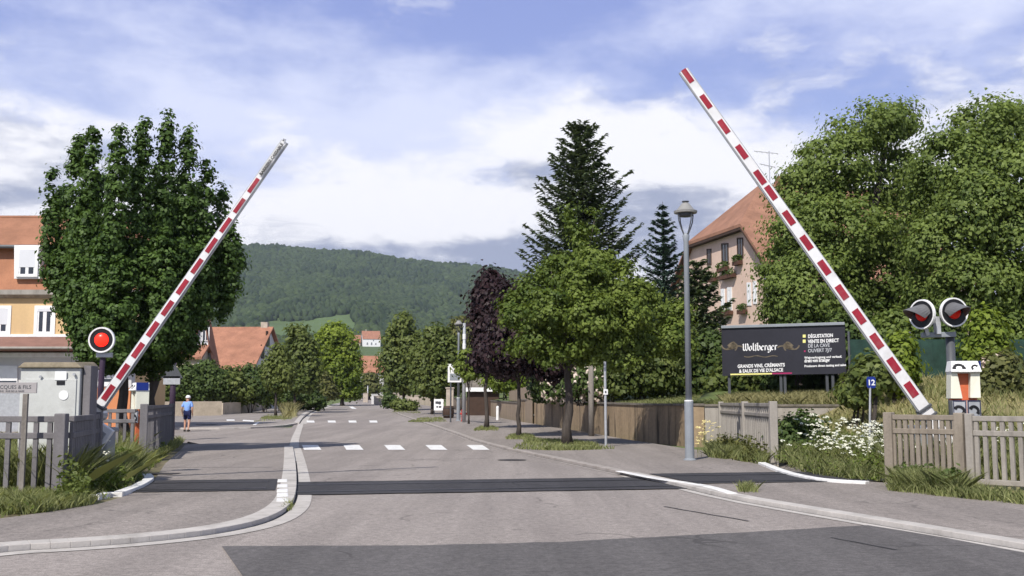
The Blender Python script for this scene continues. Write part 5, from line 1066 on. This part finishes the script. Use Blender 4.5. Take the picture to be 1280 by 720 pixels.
# street maple
y = 36.2; b = gp(709, 555, .1); b.z = KH
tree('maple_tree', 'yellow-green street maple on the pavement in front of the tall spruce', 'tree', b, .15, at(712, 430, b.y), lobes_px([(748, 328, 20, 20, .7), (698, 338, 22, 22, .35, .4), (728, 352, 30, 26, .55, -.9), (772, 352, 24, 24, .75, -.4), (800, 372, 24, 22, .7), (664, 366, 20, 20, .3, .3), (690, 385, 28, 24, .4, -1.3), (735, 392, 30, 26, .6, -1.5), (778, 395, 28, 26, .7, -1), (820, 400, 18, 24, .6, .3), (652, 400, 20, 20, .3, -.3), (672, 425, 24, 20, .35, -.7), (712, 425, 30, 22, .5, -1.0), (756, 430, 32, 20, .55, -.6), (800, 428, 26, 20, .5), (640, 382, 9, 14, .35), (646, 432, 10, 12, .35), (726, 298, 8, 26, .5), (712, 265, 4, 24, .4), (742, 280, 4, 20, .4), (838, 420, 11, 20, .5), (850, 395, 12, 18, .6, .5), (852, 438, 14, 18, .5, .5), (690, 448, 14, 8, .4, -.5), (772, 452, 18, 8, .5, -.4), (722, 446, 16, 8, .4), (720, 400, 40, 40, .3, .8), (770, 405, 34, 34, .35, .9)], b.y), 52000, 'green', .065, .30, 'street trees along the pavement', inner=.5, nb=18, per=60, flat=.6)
conifer('spruce_tree', 'tall dark spruce with ragged drooping branches towering over the street maple', base_at(728, 52, 1.9), Z(152, 52) - 1.9, 4.0, 'spruce', 38, .45, droop=.42, per=13, nspr=150, size=.16, prof=.55)
conifer('fir_tree', 'slim blue-green fir beside the top of the tall street lamp', base_at(832, 62, 1.9), Z(252, 62) - 1.9, 3.1, 'fir', 26, .45, droop=.12, per=10, nspr=110, size=.17, prof=.9)
conifer('fir_tree', 'dark green fir in front of the pink-beige house, next to the lamp post', base_at(874, 54, 1.9), Z(325, 54) - 1.9, 2.5, 'spruce', 20, .6, droop=.2, per=10, nspr=100, size=.18, prof=.6)
# purple trees
b = gp(648, 545.5, .1); b.z = e(b.y) + KH
tree('purple_tree', 'purple-leaved street tree with a slender stem next to the maple', 'tree', b, .09, at(648, 465, b.y), lobes_px([(640, 385, 26, 36, .4), (662, 400, 30, 36, .35), (645, 430, 34, 34, .4, -.5), (672, 440, 30, 32, .3), (625, 440, 20, 24, .4), (690, 455, 20, 22, .3)], b.y), 17000, 'purple', .10, .35, 'purple street trees', inner=.5)
b = gp(608, 535, .1); b.z = e(b.y) + KH
tree('purple_tree', 'purple-leaved street tree standing farther back, beside the notice board', 'tree', b, .11, at(607, 462, b.y), lobes_px([(612, 352, 13, 15, .45), (608, 375, 16, 24, .45), (622, 395, 22, 30, .4), (603, 405, 11, 24, .4), (616, 430, 22, 30, .4, -.4), (602, 450, 9, 14, .4), (630, 445, 20, 26, .35)], b.y), 15000, 'purple', .12, .4, 'purple street trees', inner=.5)
# smaller street trees farther up
def st(label, u, y, r, vt, items, n, leaf='street', size=.16, clump=.5, h=KH):
    b = base_at(u, y, e(y) + h); return tree('street_tree', label, 'tree', b, r, at(u, vt, y), lobes_px(items, y), n, leaf, size, clump, 'street trees along the pavement', inner=.5)
st('green street tree behind the white pavement board', 541, 84, .14, 470, [(545, 425, 16, 20, .5), (535, 450, 20, 25, .45), (556, 445, 22, 30, .5), (545, 472, 28, 22, .4), (570, 470, 14, 20, .45), (545, 488, 20, 8, .3)], 11000)
st('green street tree with a pointed crown at the far bend of the pavement', 505, 102, .16, 465, [(504, 405, 10, 16, .5), (500, 428, 18, 22, .5), (515, 440, 18, 24, .5), (492, 455, 18, 24, .45), (510, 470, 24, 20, .4)], 11000, size=.19, clump=.6)
st('small sapling with fresh leaves covering the notice board', 586, 59, .05, 480, [(585, 450, 11, 12, .8), (578, 458, 9, 9, .8), (590, 466, 11, 10, .75)], 1800, 'green', .11, .25)
st('slim street tree on the grassy corner patch with ornamental grass', 345, 78, .1, 480, [(348, 448, 11, 18, .6), (341, 464, 13, 15, .55), (356, 465, 12, 16, .6), (347, 478, 16, 9, .45)], 6500, size=.12, clump=.35, h=.09)
st('dark street tree between the slim corner tree and the bright green tree', 369, 92, .14, 475, [(372, 424, 13, 17, .5), (380, 445, 17, 23, .45), (366, 455, 14, 22, .45), (388, 462, 11, 18, .4), (376, 478, 18, 10, .3)], 9000, size=.17, clump=.5, h=.09)
st('bright yellow-green tree overhanging the left kerb at the end of the street'.replace(' left', ''), 428, 135, .25, 480, [(420, 418, 19, 15, .75), (404, 435, 17, 20, .6), (434, 438, 15, 22, .65), (416, 455, 28, 24, .45), (443, 462, 9, 26, .3), (402, 468, 14, 18, .4), (425, 478, 26, 18, .15), (436, 490, 18, 8, .05)], 20000, 'bright', .2, .6, h=0)  # lowest lobes toned near black-green: shade under the crown painted into the leaves
st('pale olive tree behind the farther street lamp', 578, 100, .15, 470, [(575, 415, 14, 18, .6), (590, 420, 16, 22, .5), (580, 445, 20, 24, .5)], 7000, 'olive', .18, .5)
# shrubs and hedges
G1 = 'shrubs behind the beige garden wall'
for i, (u, v, ru, rv, yy, lf, lb) in enumerate(((232, 480, 20, 22, 85, 'hedge', 'dark rounded shrub behind the beige wall, next to the dark sign post'), (258, 477, 22, 24, 86, 'hedge', 'dark tall shrub behind the beige wall above the walker'), (288, 482, 24, 20, 87, 'street', 'spreading mid green shrub above the lower beige wall'), (312, 480, 18, 22, 88, 'hedge', 'upright dark shrub in front of the broad terracotta roof'), (331, 480, 15, 20, 92, 'green', 'light green shrub at the end of the shaded low wall'), (205, 484, 18, 18, 85, 'street', 'shrub glimpsed between the dark stems of the columnar trees'))):
    shrub(lb, lobes_px([(u, v, ru, rv, .45), (u - ru * .6, v + 8, ru * .7, rv * .7, .4), (u + ru * .6, v + 6, ru * .7, rv * .75, .5), (u, v - rv * .5, ru * .5, rv * .6, .5)], yy), 7000, lf, .14, .48, base_at(u, yy, e(yy)), G1)
shrub('dark shrub filling the corner behind the ornamental grass', lobes_px([(350, 492, 14, 12, .4), (362, 495, 12, 11, .4), (338, 496, 12, 10, .45)], 98), 4500, 'hedge', .14, .4, base_at(350, 98, e(98)))
shrub('large clipped dark shrub at the kerb below the dark street tree', lobes_px([(385, 497, 16, 12, .3), (375, 500, 14, 10, .25), (394, 503, 12, 9, .3)], 100), 5000, 'hedge', .15, .4, base_at(385, 100, e(100)))
shrub('pale green bush in front of the bright yellow-green tree', lobes_px([(402, 478, 12, 12, .6), (396, 488, 12, 10, .5), (408, 490, 14, 9, .45)], 108), 4000, 'olive', .16, .45, base_at(402, 108, e(108)))
shrub('clipped dark round bush on the far kerb', lobes_px([(487, 500, 8.5, 8, .35), (489, 504, 8, 6, .3)], 112), 2500, 'hedge', .14, .35, base_at(487, 112, e(112)))
shrub('low spreading bush below the pointed street tree', lobes_px([(500, 506, 10, 6, .5), (512, 508, 9, 5, .5)], 98), 2500, 'street', .14, .35, base_at(503, 98, e(98)))
G2 = 'shrubs in the garden behind the brown wall'
for u, v, ru, rv, yy, lf, lb in ((800, 455, 36, 40, 45, 'street', 'tall dark shrub behind the brown wall at the marker post'), (842, 445, 30, 46, 47, 'street', 'tall dark shrub behind the lamp post'), (885, 455, 30, 40, 47, 'hedge', 'dark bushy shrub behind the billboard edge'), (765, 450, 26, 40, 50, 'street', 'dense shrub in the shade behind the maple'), (690, 470, 22, 30, 56, 'hedge', 'dark shrub above the end of the brown wall'), (935, 470, 40, 24, 44, 'street', 'leafy shrub whose lower leaves show beneath the black billboard'), (1000, 472, 40, 22, 43, 'hedge', 'dark shrub in the gap below the billboard'), (630, 470, 20, 18, 74, 'bright', 'bright green shrub peeping over the low brown wall by the shed')):
    p = at(u, v, yy); shrub(lb, lobes_px([(u, v, ru, rv, .35), (u - ru * .5, v + rv * .4, ru * .8, rv * .6, .3), (u + ru * .5, v + rv * .35, ru * .8, rv * .65, .4), (u + ru * .1, v - rv * .5, ru * .5, rv * .55, .45)], yy), 6500, lf, .12, .42, base_at(u, yy, 1.3 + e(yy)), G2)
shrub('shrub covered in cream white blossom behind the brown wall', lobes_px([(706, 480, 18, 22, .5), (742, 482, 18, 20, .5), (726, 474, 20, 18, .5), (690, 484, 12, 16, .5)], 46.5), 6000, 'hedge', .10, .35, base_at(727, 46.5, 1.3), None, blooms=(1200, 'rose', .10))
G3 = 'bushes along the netting fence on the bank'
for u, v, ru, rv, yy, lf, lb, bl_ in ((1000, 430, 40, 34, 41, 'hedge', 'dark bush between the billboard and the broad tree', None), (1060, 425, 40, 36, 40, 'hedge', 'dark bush in the shade of the broad tree', None), (1120, 425, 36, 36, 38, 'big', 'green bush behind the netting fence', None), (1175, 420, 30, 38, 37, 'hedge', 'dark bush directly behind the signal post', None), (1270, 425, 36, 36, 37, 'big', 'leafy bush at the far edge of the bank', None), (1232, 430, 20, 44, 33, 'bright', 'bright green climbing rose with a few pale pink blooms', (40, 'rose', .12)), (1092, 468, 11, 15, 27.5, 'street', 'light green bush behind the blue number plate', None), (1125, 455, 11, 32, 31, 'bright', 'tall yellow-green wild shrub near the barrier arm', None), (1255, 470, 30, 24, 30, 'olive', 'dusty olive bush on the dry grass bank', (14, 'rose', .09)), (1072, 490, 9, 8, 30, 'street', 'low bush on the dry bank beside the pale retaining wall', None)):
    z0 = bankz(X(u, yy), yy) if yy < 36 else 2.1
    shrub(lb, lobes_px([(u, v, ru, rv, .45), (u - ru * .5, v + rv * .4, ru * .7, rv * .55, .4), (u + ru * .5, v + rv * .35, ru * .7, rv * .6, .45), (u, v - rv * .5, ru * .5, rv * .5, .5)], yy), 5500, lf, .09, .33, base_at(u, yy, z0), G3, blooms=bl_)
# far trees closing the street
G4 = 'trees beyond the end of the street'
for i, (u, y, v, ru, rv, lf) in enumerate(((452, 260, 478, 12, 14, 'street'), (470, 250, 480, 10, 14, 'street'), (480, 300, 474, 14, 16, 'big'), (437, 280, 470, 14, 20, 'big'), (400, 290, 478, 16, 16, 'street'), (360, 240, 478, 20, 18, 'big'), (530, 220, 476, 20, 20, 'big'), (560, 180, 476, 20, 20, 'street'), (610, 160, 470, 26, 24, 'big'), (650, 140, 470, 30, 26, 'street'), (300, 200, 478, 24, 18, 'big'), (250, 180, 478, 24, 20, 'street'), (200, 170, 476, 24, 22, 'big'), (495, 190, 482, 14, 12, 'street'), (462, 205, 481, 11, 13, 'olive'))):
    b = base_at(u, y, e(y)); tree('far_tree', 'distant rounded green tree beyond the end of the street', 'tree', b, .25, at(u, v + rv * .6, y), lobes_px([(u, v, ru, rv, .45), (u - ru * .5, v + rv * .3, ru * .6, rv * .6, .4), (u + ru * .5, v + rv * .25, ru * .6, rv * .65, .5), (u, v - rv * .5, ru * .6, rv * .5, .5)], y), 2600, lf, .34, .9, G4, nb=4)
for i, (u, y, v, ru, rv) in enumerate(((960, 75, 440, 60, 50), (1080, 80, 430, 70, 60), (1200, 75, 420, 70, 70), (1300, 70, 420, 70, 80), (740, 80, 430, 50, 50), (680, 95, 430, 40, 45))):
    b = base_at(u, y, e(y) + 2); tree('garden_tree', 'background tree filling the gaps behind the shrubs and trunks of the garden', 'tree', b, .25, at(u, v + rv * .5, y), lobes_px([(u, v, ru, rv, .35), (u - ru * .5, v + rv * .3, ru * .6, rv * .6, .3), (u + ru * .5, v + rv * .25, ru * .6, rv * .65, .4)], y), 6000, 'hedge', .22, .7, 'background garden trees', nb=5)
# ------------------------------------------------------------------ grass, weeds and flowers
def stuff(o, label, cat): return tag(o, label, cat, kind='stuff')
kz = lambda h: (lambda x, y: e(y) + h)
def pxpoly(pts, h=.1): return [(p.x, p.y) for p in (gp(u, v, h) for u, v in pts)]
def joinb(): pass
def tall_weeds(label, poly, n, zf_, h, clumpy, cr, mat='grass', name='wild_grass', tone=(.5, .26), w=.012, lean=.55):
    P = scatter(poly, n, zf_, clumpy, cr); return stuff(blades(name, P, h, L_[mat], lean, w, tone), label, 'grass')
ve = [(116, 627), (150, 615), (175, 604), (182, 595), (194, 580), (215, 561), (220, 553), (150, 552), (60, 600), (-80, 615), (-200, 640), (-200, 660), (0, 645)]
tall_weeds('tall green weeds on the verge around the dark fences', pxpoly(ve), 9000, kz(KH), .15, 60, .22, w=.009)
tall_weeds('rough grass growing under the fence beside the cabinet', pxpoly([(-100, 642), (-100, 622), (110, 618), (118, 627), (60, 637)]), 6500, kz(KH), .17, 26, .2, w=.009)
tall_weeds('long weeds between the fences and the shorter barrier', pxpoly([(112, 616), (145, 610), (170, 598), (176, 590), (172, 580), (120, 575), (105, 600)]), 7000, kz(KH), .42, 40, .2, w=.008)
tall_weeds('shaded weeds along the path below the columnar trees', pxpoly([(186, 582), (220, 560), (230, 552), (222, 549), (204, 565), (183, 577)]), 2000, kz(KH), .2, 20, .25, w=.01)
tall_weeds('weeds behind the dark fence on the railway side', pxpoly([(-120, 612), (105, 606), (170, 580), (170, 560), (-120, 575)], 0), 9000, kz(KH - .02), .55, 60, .4, w=.014)
def broad(label, poly, n, zf_, h, size, leaf, name='wild_weeds', sp=.6):
    ph = random.uniform(0, 6)      # leafy weeds: small leaves on the upper part of unseen stems
    P = scatter(poly, n, zf_, max(8, n // 160), .22); hh = RG.random(n if len(P) == n else len(P)) ** 1.1 * h * np.clip(.55 + .3 * np.sin(P[:, 0] * 5.1 + ph) + .3 * np.sin(P[:, 1] * 3.3 + P[:, 0] * 2 + ph), .12, 1.1)
    P[:, 2] += hh; N = unit(len(P)) * .8 + np.array([0, 0, .8]); o = leaf_obj(name, P, N, size * RG.uniform(.6, 1.3, len(P)), RG.normal(.5, .2, len(P)), L_[leaf]); return stuff(o, label, 'weeds')
broad('mixed leafy weeds on the verge by the dark fences', pxpoly(ve), 8000, kz(KH), .3, .03, 'green')
broad('leafy green weeds below the counterweight of the shorter barrier', pxpoly([(108, 618), (146, 612), (176, 598), (174, 582), (120, 580)]), 4200, kz(KH), .5, .03, 'green')
broad('leafy weeds climbing at the corner of the dark fence', pxpoly([(68, 634), (112, 626), (105, 612), (72, 616)]), 1300, kz(KH), .6, .035, 'street')
BZ = lambda x, y: bankz(x, y)
FP_ = [(967, 584), (1040, 598), (1110, 603), (1110, 590), (1110, 566), (1060, 545), (1000, 545), (968, 560)]
pat = [(p.x, p.y) for p in (gp(u, v, KH) for u, v in ((968, 583), (1020, 594.5), (1060, 599.5), (1112, 603)))] + [(9.2, 20.5), (9.6, 27.5), (7.2, 27.5), (6.3, 26.3)]
tall_weeds('tall green wild grass between the white kerb edge and the bank', pat, 7500, BZ, .3, 70, .3, w=.008)
broad('small olive weeds scattered through the flower patch', pat, 5000, BZ, .42, .03, 'olive')
broad('leafy weeds below the white umbel flowers', pat, 8000, BZ, .45, .03, 'green')
pr = [(X(968, 25) - .2, 24.6), (9.8, 20.0), (13, 20), (14, 33), (9, 33), (7.2, 30)]
tall_weeds('dry straw-coloured grass on the bank under the netting fence', [(7.5, 27), (9.5, 20.5), (26, 19.5), (26, 33.5), (8, 33.5)], 20000, BZ, .2, 160, .6, 'dryg', 'dry_grass', w=.011)
tall_weeds('green grass tufts scattered over the dry bank', [(7.5, 24), (9.5, 20.3), (24, 19.0), (24, 33), (8, 33)], 15000, BZ, .24, 70, .6, w=.010)
fl = pxpoly([(1110, 611), (1290, 629), (1290, 622), (1205, 610), (1110, 602)])
tall_weeds('green weeds along the foot of the brownish fence', fl, 4500, kz(KH), .16, 26, .18, w=.009)
tall_weeds('bushy weeds in front of the barrier fence panel', pxpoly([(1120, 609), (1200, 618), (1205, 610), (1118, 602)]), 3500, kz(KH), .3, 14, .2, w=.008)
broad('leafy dark weeds in front of the brownish fence', pxpoly([(1118, 608), (1198, 618), (1203, 610), (1118, 602)]), 2600, kz(KH), .42, .04, 'hedge')
tall_weeds('weeds behind the paling fence panels', [(X(1112, 20), 20.0), (X(1290, 18.6), 18.6), (X(1300, 22), 22), (X(1112, 23), 23)], 8000, BZ, .6, 50, .3)
tall_weeds('weeds along the foot of the short concrete fence', pxpoly([(885, 570), (958, 579), (966, 577), (938, 566), (900, 557), (885, 562)]), 3200, kz(KH), .28, 30, .25)
broad('leafy weeds along the short concrete fence', pxpoly([(893, 570), (958, 580), (966, 577), (930, 562), (900, 556)]), 2600, kz(KH), .5, .045, 'olive')
t_ = [(p.x, p.y) for p in wb[2:8]]; tl = t_ + [(p[0] + 14, p[1] + 10) for p in t_[::-1]]
def GZ(x, y):
    d = min((Vector((x, y, 0)) - (a.lerp(b, max(0, min(1, (Vector((x, y, 0)) - a).dot(b - a) / (b - a).length_squared))))).length for a, b in zip(wb[1:-1], wb[2:])); return 1.2 + (e(y) if y > 38 else 0) + .072 * max(0, d - .2)
t2 = [(p.x + .3, p.y + .25) for p in wb[3:8]]; tl2 = t2 + [(p[0] + 6.5, p[1] + 6) for p in t2[::-1]]
tall_weeds('lawn grass above the brown retaining wall', tl2, 26000, GZ, .2, 0, .3, w=.016, tone=(.62, .22))
tall_weeds('dry grass under the billboard legs', [(X(905, 35.6), 35.6), (X(1062, 34.4), 34.4), (X(1075, 38), 38), (X(905, 40), 40)], 9000, GZ, .32, 40, .4, 'dryg', 'dry_grass', w=.016)
for pts_, n, lb in (([(640, 560), (700, 562), (770, 560), (720, 550), (660, 549)], 3000, 'grass in the tree pit under the maple'), ([(632, 548), (672, 549), (664, 543), (640, 543)], 900, 'grass in the tree pit of the nearer purple tree'), ([(590, 538), (625, 538), (618, 533), (600, 533)], 600, 'grass in the tree pit of the farther purple tree'), ([(510, 527), (560, 527), (552, 522), (525, 522)], 900, 'grass in the pit by the pavement board'), ([(490, 516), (528, 517), (518, 511), (495, 511)], 700, 'grass patch under the pointed street tree'), ([(318, 527), (366, 525), (360, 518), (335, 518)], 1600, 'grass on the corner patch under the slim tree')):
    tall_weeds(lb, pxpoly(pts_), n, kz(.07), .11, 8, .5, w=.016, tone=(.45, .25))
tall_weeds('golden ornamental grass beside the slim corner tree', pxpoly([(352, 524), (372, 522), (368, 515), (356, 515)]), 900, kz(.1), .8, 6, .35, 'dryg', 'ornamental_grass', w=.02)
tall_weeds('weed tuft growing in the kerb joint beside the white kerb edge', pxpoly([(922, 613), (948, 614), (944, 608), (926, 607)]), 260, kz(KH), .13, 3, .1, w=.008)
tall_weeds('weeds at the joint of the kerb in front of the white stones', pxpoly([(355, 640), (366, 640), (364, 628), (357, 628)], 0), 160, kz(.0), .09, 3, .06, w=.007)
# umbels
def umbels(label, poly, n, zf_, h0, h1, size, leaf='flower', clumpy=18, cr=.35):
    P = scatter(poly, n, zf_, clumpy, cr); hh = RG.uniform(h0, h1, len(P)); top = P.copy(); top[:, 2] += hh; Q = []; S = []
    st_ = blades('flower_stems', P, hh, L_['grass'], .06, .006); stuff(st_, label.replace('heads', 'stems'), 'flowers')
    for p in top:
        for _ in range(7): a = random.uniform(0, 6.28); r_ = size * random.uniform(.2, 1.15); Q.append(p + np.array([math.cos(a) * r_, math.sin(a) * r_, random.uniform(-.015, .02)])); S.append(size * random.uniform(.3, .6))
    Q = np.array(Q); N = np.tile([0, -.35, .9], (len(Q), 1)) + unit(len(Q)) * .35
    stuff(leaf_obj('flower_heads', Q, N, np.array(S), RG.random(len(Q)), L_[leaf], aspect=.9), label, 'flowers')
pf = [(X(985, 25.5), 25.3), (X(1010, 22.5), 22.4), (X(1060, 20.6), 20.6), (X(1110, 20.0), 20.0), (X(1112, 24.5), 24.5), (X(1030, 26), 26)]
umbels('white umbel flower heads above the tall wild grass by the white kerb edge', pf, 190, BZ, .3, .85, .046, clumpy=30, cr=.5)
umbels('sparse white umbel flower heads dotted through the lower weeds', pat, 110, BZ, .25, .6, .042, clumpy=0)
umbels('scattered white umbel heads behind the paling fence', [(X(1115, 20.6), 20.6), (X(1280, 19.6), 19.6), (X(1280, 23), 23), (X(1115, 23.5), 23.5)], 55, BZ, .3, .85, .045)
tall_weeds('tall weeds between the dark fence and the cabinet', [(X(-30, 15.5), 15.45), (X(100, 15.5), 15.45), (X(100, 17), 17.1), (X(-30, 17), 17.1)], 4500, kz(KH), .62, 30, .2, w=.009)
umbels('few white flower heads among the weeds by the shorter barrier', pxpoly([(108, 618), (130, 616), (150, 608), (125, 590), (108, 600)]), 22, kz(KH), .35, .7, .045, clumpy=5, cr=.2)
umbels('yellow flower heads at the foot of the brown wall near the lamp post', pxpoly([(868, 570), (905, 574), (900, 560), (872, 562)]), 40, kz(KH), .3, .85, .05, 'yflower', 5, .3)
shrub('bushy green nettle clump at the end post of the short concrete fence', [(gp(985, 578).x, 25.2, .5, .45, .5, .55, .35), (gp(985, 578).x + .35, 25.6, .6, .5, .5, .6, .4)], 5000, 'hedge', .055, .2, (gp(985, 578).x, 25.2, .2))
# ================================================================== SKY, SUN, CAMERA
EL, AZ = 46.0, 204.0
w = bpy.data.worlds.new('World'); SC.world = w; w.use_nodes = True; nt = w.node_tree; nt.nodes.clear()
tc = nn(nt, 'ShaderNodeTexCoord'); sep = nn(nt, 'ShaderNodeSeparateXYZ'); nt.links.new(tc.outputs['Generated'], sep.inputs[0])
az = mathn(nt, 'MULTIPLY', mathn(nt, 'ARCTAN2', sep.outputs[0], sep.outputs[1]), 57.2958); el = mathn(nt, 'MULTIPLY', mathn(nt, 'ARCSINE', sep.outputs[2]), 57.2958)
def comb(x, y, z=0.0):
    c = nn(nt, 'ShaderNodeCombineXYZ')
    for i, q in enumerate((x, y, z)):
        if isinstance(q, (int, float)): c.inputs[i].default_value = q
        else: nt.links.new(q, c.inputs[i])
    return c.outputs[0]
sky = nn(nt, 'ShaderNodeTexSky', sky_type='NISHITA'); sky.sun_disc = False; sky.sun_elevation = R(EL); sky.sun_rotation = R(AZ); sky.air_density = 1.0; sky.dust_density = .6; sky.ozone_density = 2.0
def gauss(a0, e0, sa, se):       # soft bump in azimuth / elevation degrees
    x = mathn(nt, 'DIVIDE', mathn(nt, 'SUBTRACT', az, a0), sa); y = mathn(nt, 'DIVIDE', mathn(nt, 'SUBTRACT', el, e0), se)
    return mathn(nt, 'POWER', 2.71828, mathn(nt, 'MULTIPLY', mathn(nt, 'ADD', mathn(nt, 'MULTIPLY', x, x), mathn(nt, 'MULTIPLY', y, y)), -1))
def add(*a):
    r_ = a[0]
    for x in a[1:]: r_ = mathn(nt, 'ADD', r_, x)
    return r_
def mul(a, b): return mathn(nt, 'MULTIPLY', a, b)
P1 = comb(mul(az, .085), mul(el, .16)); P2 = comb(mul(az, .07), mul(el, .3), 7.0); P3 = comb(mul(az, .05), mul(el, .11), 3.0)
n1 = noise(nt, P1, 1.0, 9, .56); n2 = noise(nt, P2, 1.0, 7, .55); n3 = noise(nt, P3, 1.0, 8, .6)
blue = mixc(nt, rng(nt, el, 7, 22), (4.4, 5.3, 8.6), (2.9, 3.55, 7.2))
base = mixc(nt, .8, sky.outputs[0], blue); base = mixc(nt, rng(nt, el, 26, 50), base, sky.outputs[0])
# thin veil
veil = rng(nt, add(n3, mul(gauss(-16, 15, 10, 4), .14), mul(gauss(14, 12.5, 14, 3.5), .12), mul(gauss(-1, 21, 6, 2.2), -.15), mul(gauss(22, 20, 6, 4), .05)), .42, .68)
c = mixc(nt, mul(veil, .82), base, (7.4, 7.8, 9.6))
# cumulus bank: density, and the same density a little higher up for the shaded undersides
warp = mul(mathn(nt, 'SUBTRACT', noise(nt, comb(mul(az, .22), mul(el, .4), 1.5), 1.0, 4, .5), .5), .5)
def density(de):
    e2 = add(el, de); n = noise(nt, comb(add(mul(az, .10), warp), mul(e2, .21), 4.2), 1.0, 9, .58)
    return n
reg = add(mul(gauss(3, 11.6, 17, 4.2), .26), mul(gauss(-26, 13, 5, 2.6), .2), mul(gauss(26, 15.5, 8, 2), .12), mul(gauss(0, 5.5, 60, 5), .24), mul(gauss(17, 13, 6, 2.5), -.08), mul(gauss(-16, 15, 5, 3), -.08), mul(gauss(0, 20, 40, 4), -.17))
d0 = add(density(0.0), reg); d1 = add(density(1.3), reg)
cum = rng(nt, d0, .48, .69)
und = add(mathn(nt, 'SUBTRACT', d1, d0), mul(gauss(3, 8.4, 17, 2.0), .24), mul(gauss(-26, 10.6, 7, 2.0), .16), mul(mathn(nt, 'SUBTRACT', n2, .5), .55), mul(gauss(1, 12.8, 15, 2.2), -.14), mul(gauss(-8, 9.2, 5, 1.1), -.2), mul(gauss(9, 11, 5, 1.0), .06))
sh = rng(nt, und, -.03, .20)
cc = mixc(nt, sh, (9.1, 9.1, 9.5), (3.4, 3.8, 5.1))
c = mixc(nt, mul(cum, .96), c, cc)
c = mixc(nt, rng(nt, el, 26, 48), c, sky.outputs[0])
bg = nn(nt, 'ShaderNodeBackground'); bg.inputs['Strength'].default_value = .1; nt.links.new(c, bg.inputs[0]); wo = nn(nt, 'ShaderNodeOutputWorld'); nt.links.new(bg.outputs[0], wo.inputs[0])
sd = Vector((math.sin(R(AZ)) * math.cos(R(EL)), math.cos(R(AZ)) * math.cos(R(EL)), math.sin(R(EL))))
l = bpy.data.lights.new('sun', 'SUN'); l.energy = 4.6; l.angle = R(.5); l.color = (1, .95, .87); lo_ = bpy.data.objects.new('sun', l); COL.objects.link(lo_); lo_.rotation_euler = sd.to_track_quat('Z', 'Y').to_euler(); lo_.location = (0, -20, 40)
hb = MB().box((0, 1225, 155), (5600, 2750, 370)).build('haze', bpy.data.materials.new('haze_air')); tag(hb, 'thin bluish summer haze filling the air of the valley', 'haze', kind='stuff'); hm = hb.data.materials[0]; hn = nodes(hm)
pv = nn(hn, 'ShaderNodeVolumePrincipled'); pv.inputs['Color'].default_value = (.72, .8, 1, 1); pv.inputs['Density'].default_value = .0001; pv.inputs['Anisotropy'].default_value = .2; ho = nn(hn, 'ShaderNodeOutputMaterial'); hn.links.new(pv.outputs[0], ho.inputs['Volume'])
cam = bpy.data.cameras.new('camera'); cam.sensor_width = 36; cam.lens = F / 1280 * 36; cam.clip_start = .1; cam.clip_end = 20000; co_ = bpy.data.objects.new('camera', cam); COL.objects.link(co_); co_.location = (0, 0, CAMZ); co_.rotation_euler = (R(90) + PIT, 0, 0); SC.camera = co_
SC.view_settings.view_transform = 'Standard'; SC.view_settings.look = 'None'; SC.view_settings.exposure = 0.22; SC.view_settings.gamma = 1.0
SC.render.engine = 'CYCLES'; SC.cycles.max_bounces = 6; SC.cycles.transparent_max_bounces = 4; SC.cycles.diffuse_bounces = 3; SC.cycles.use_denoising = True
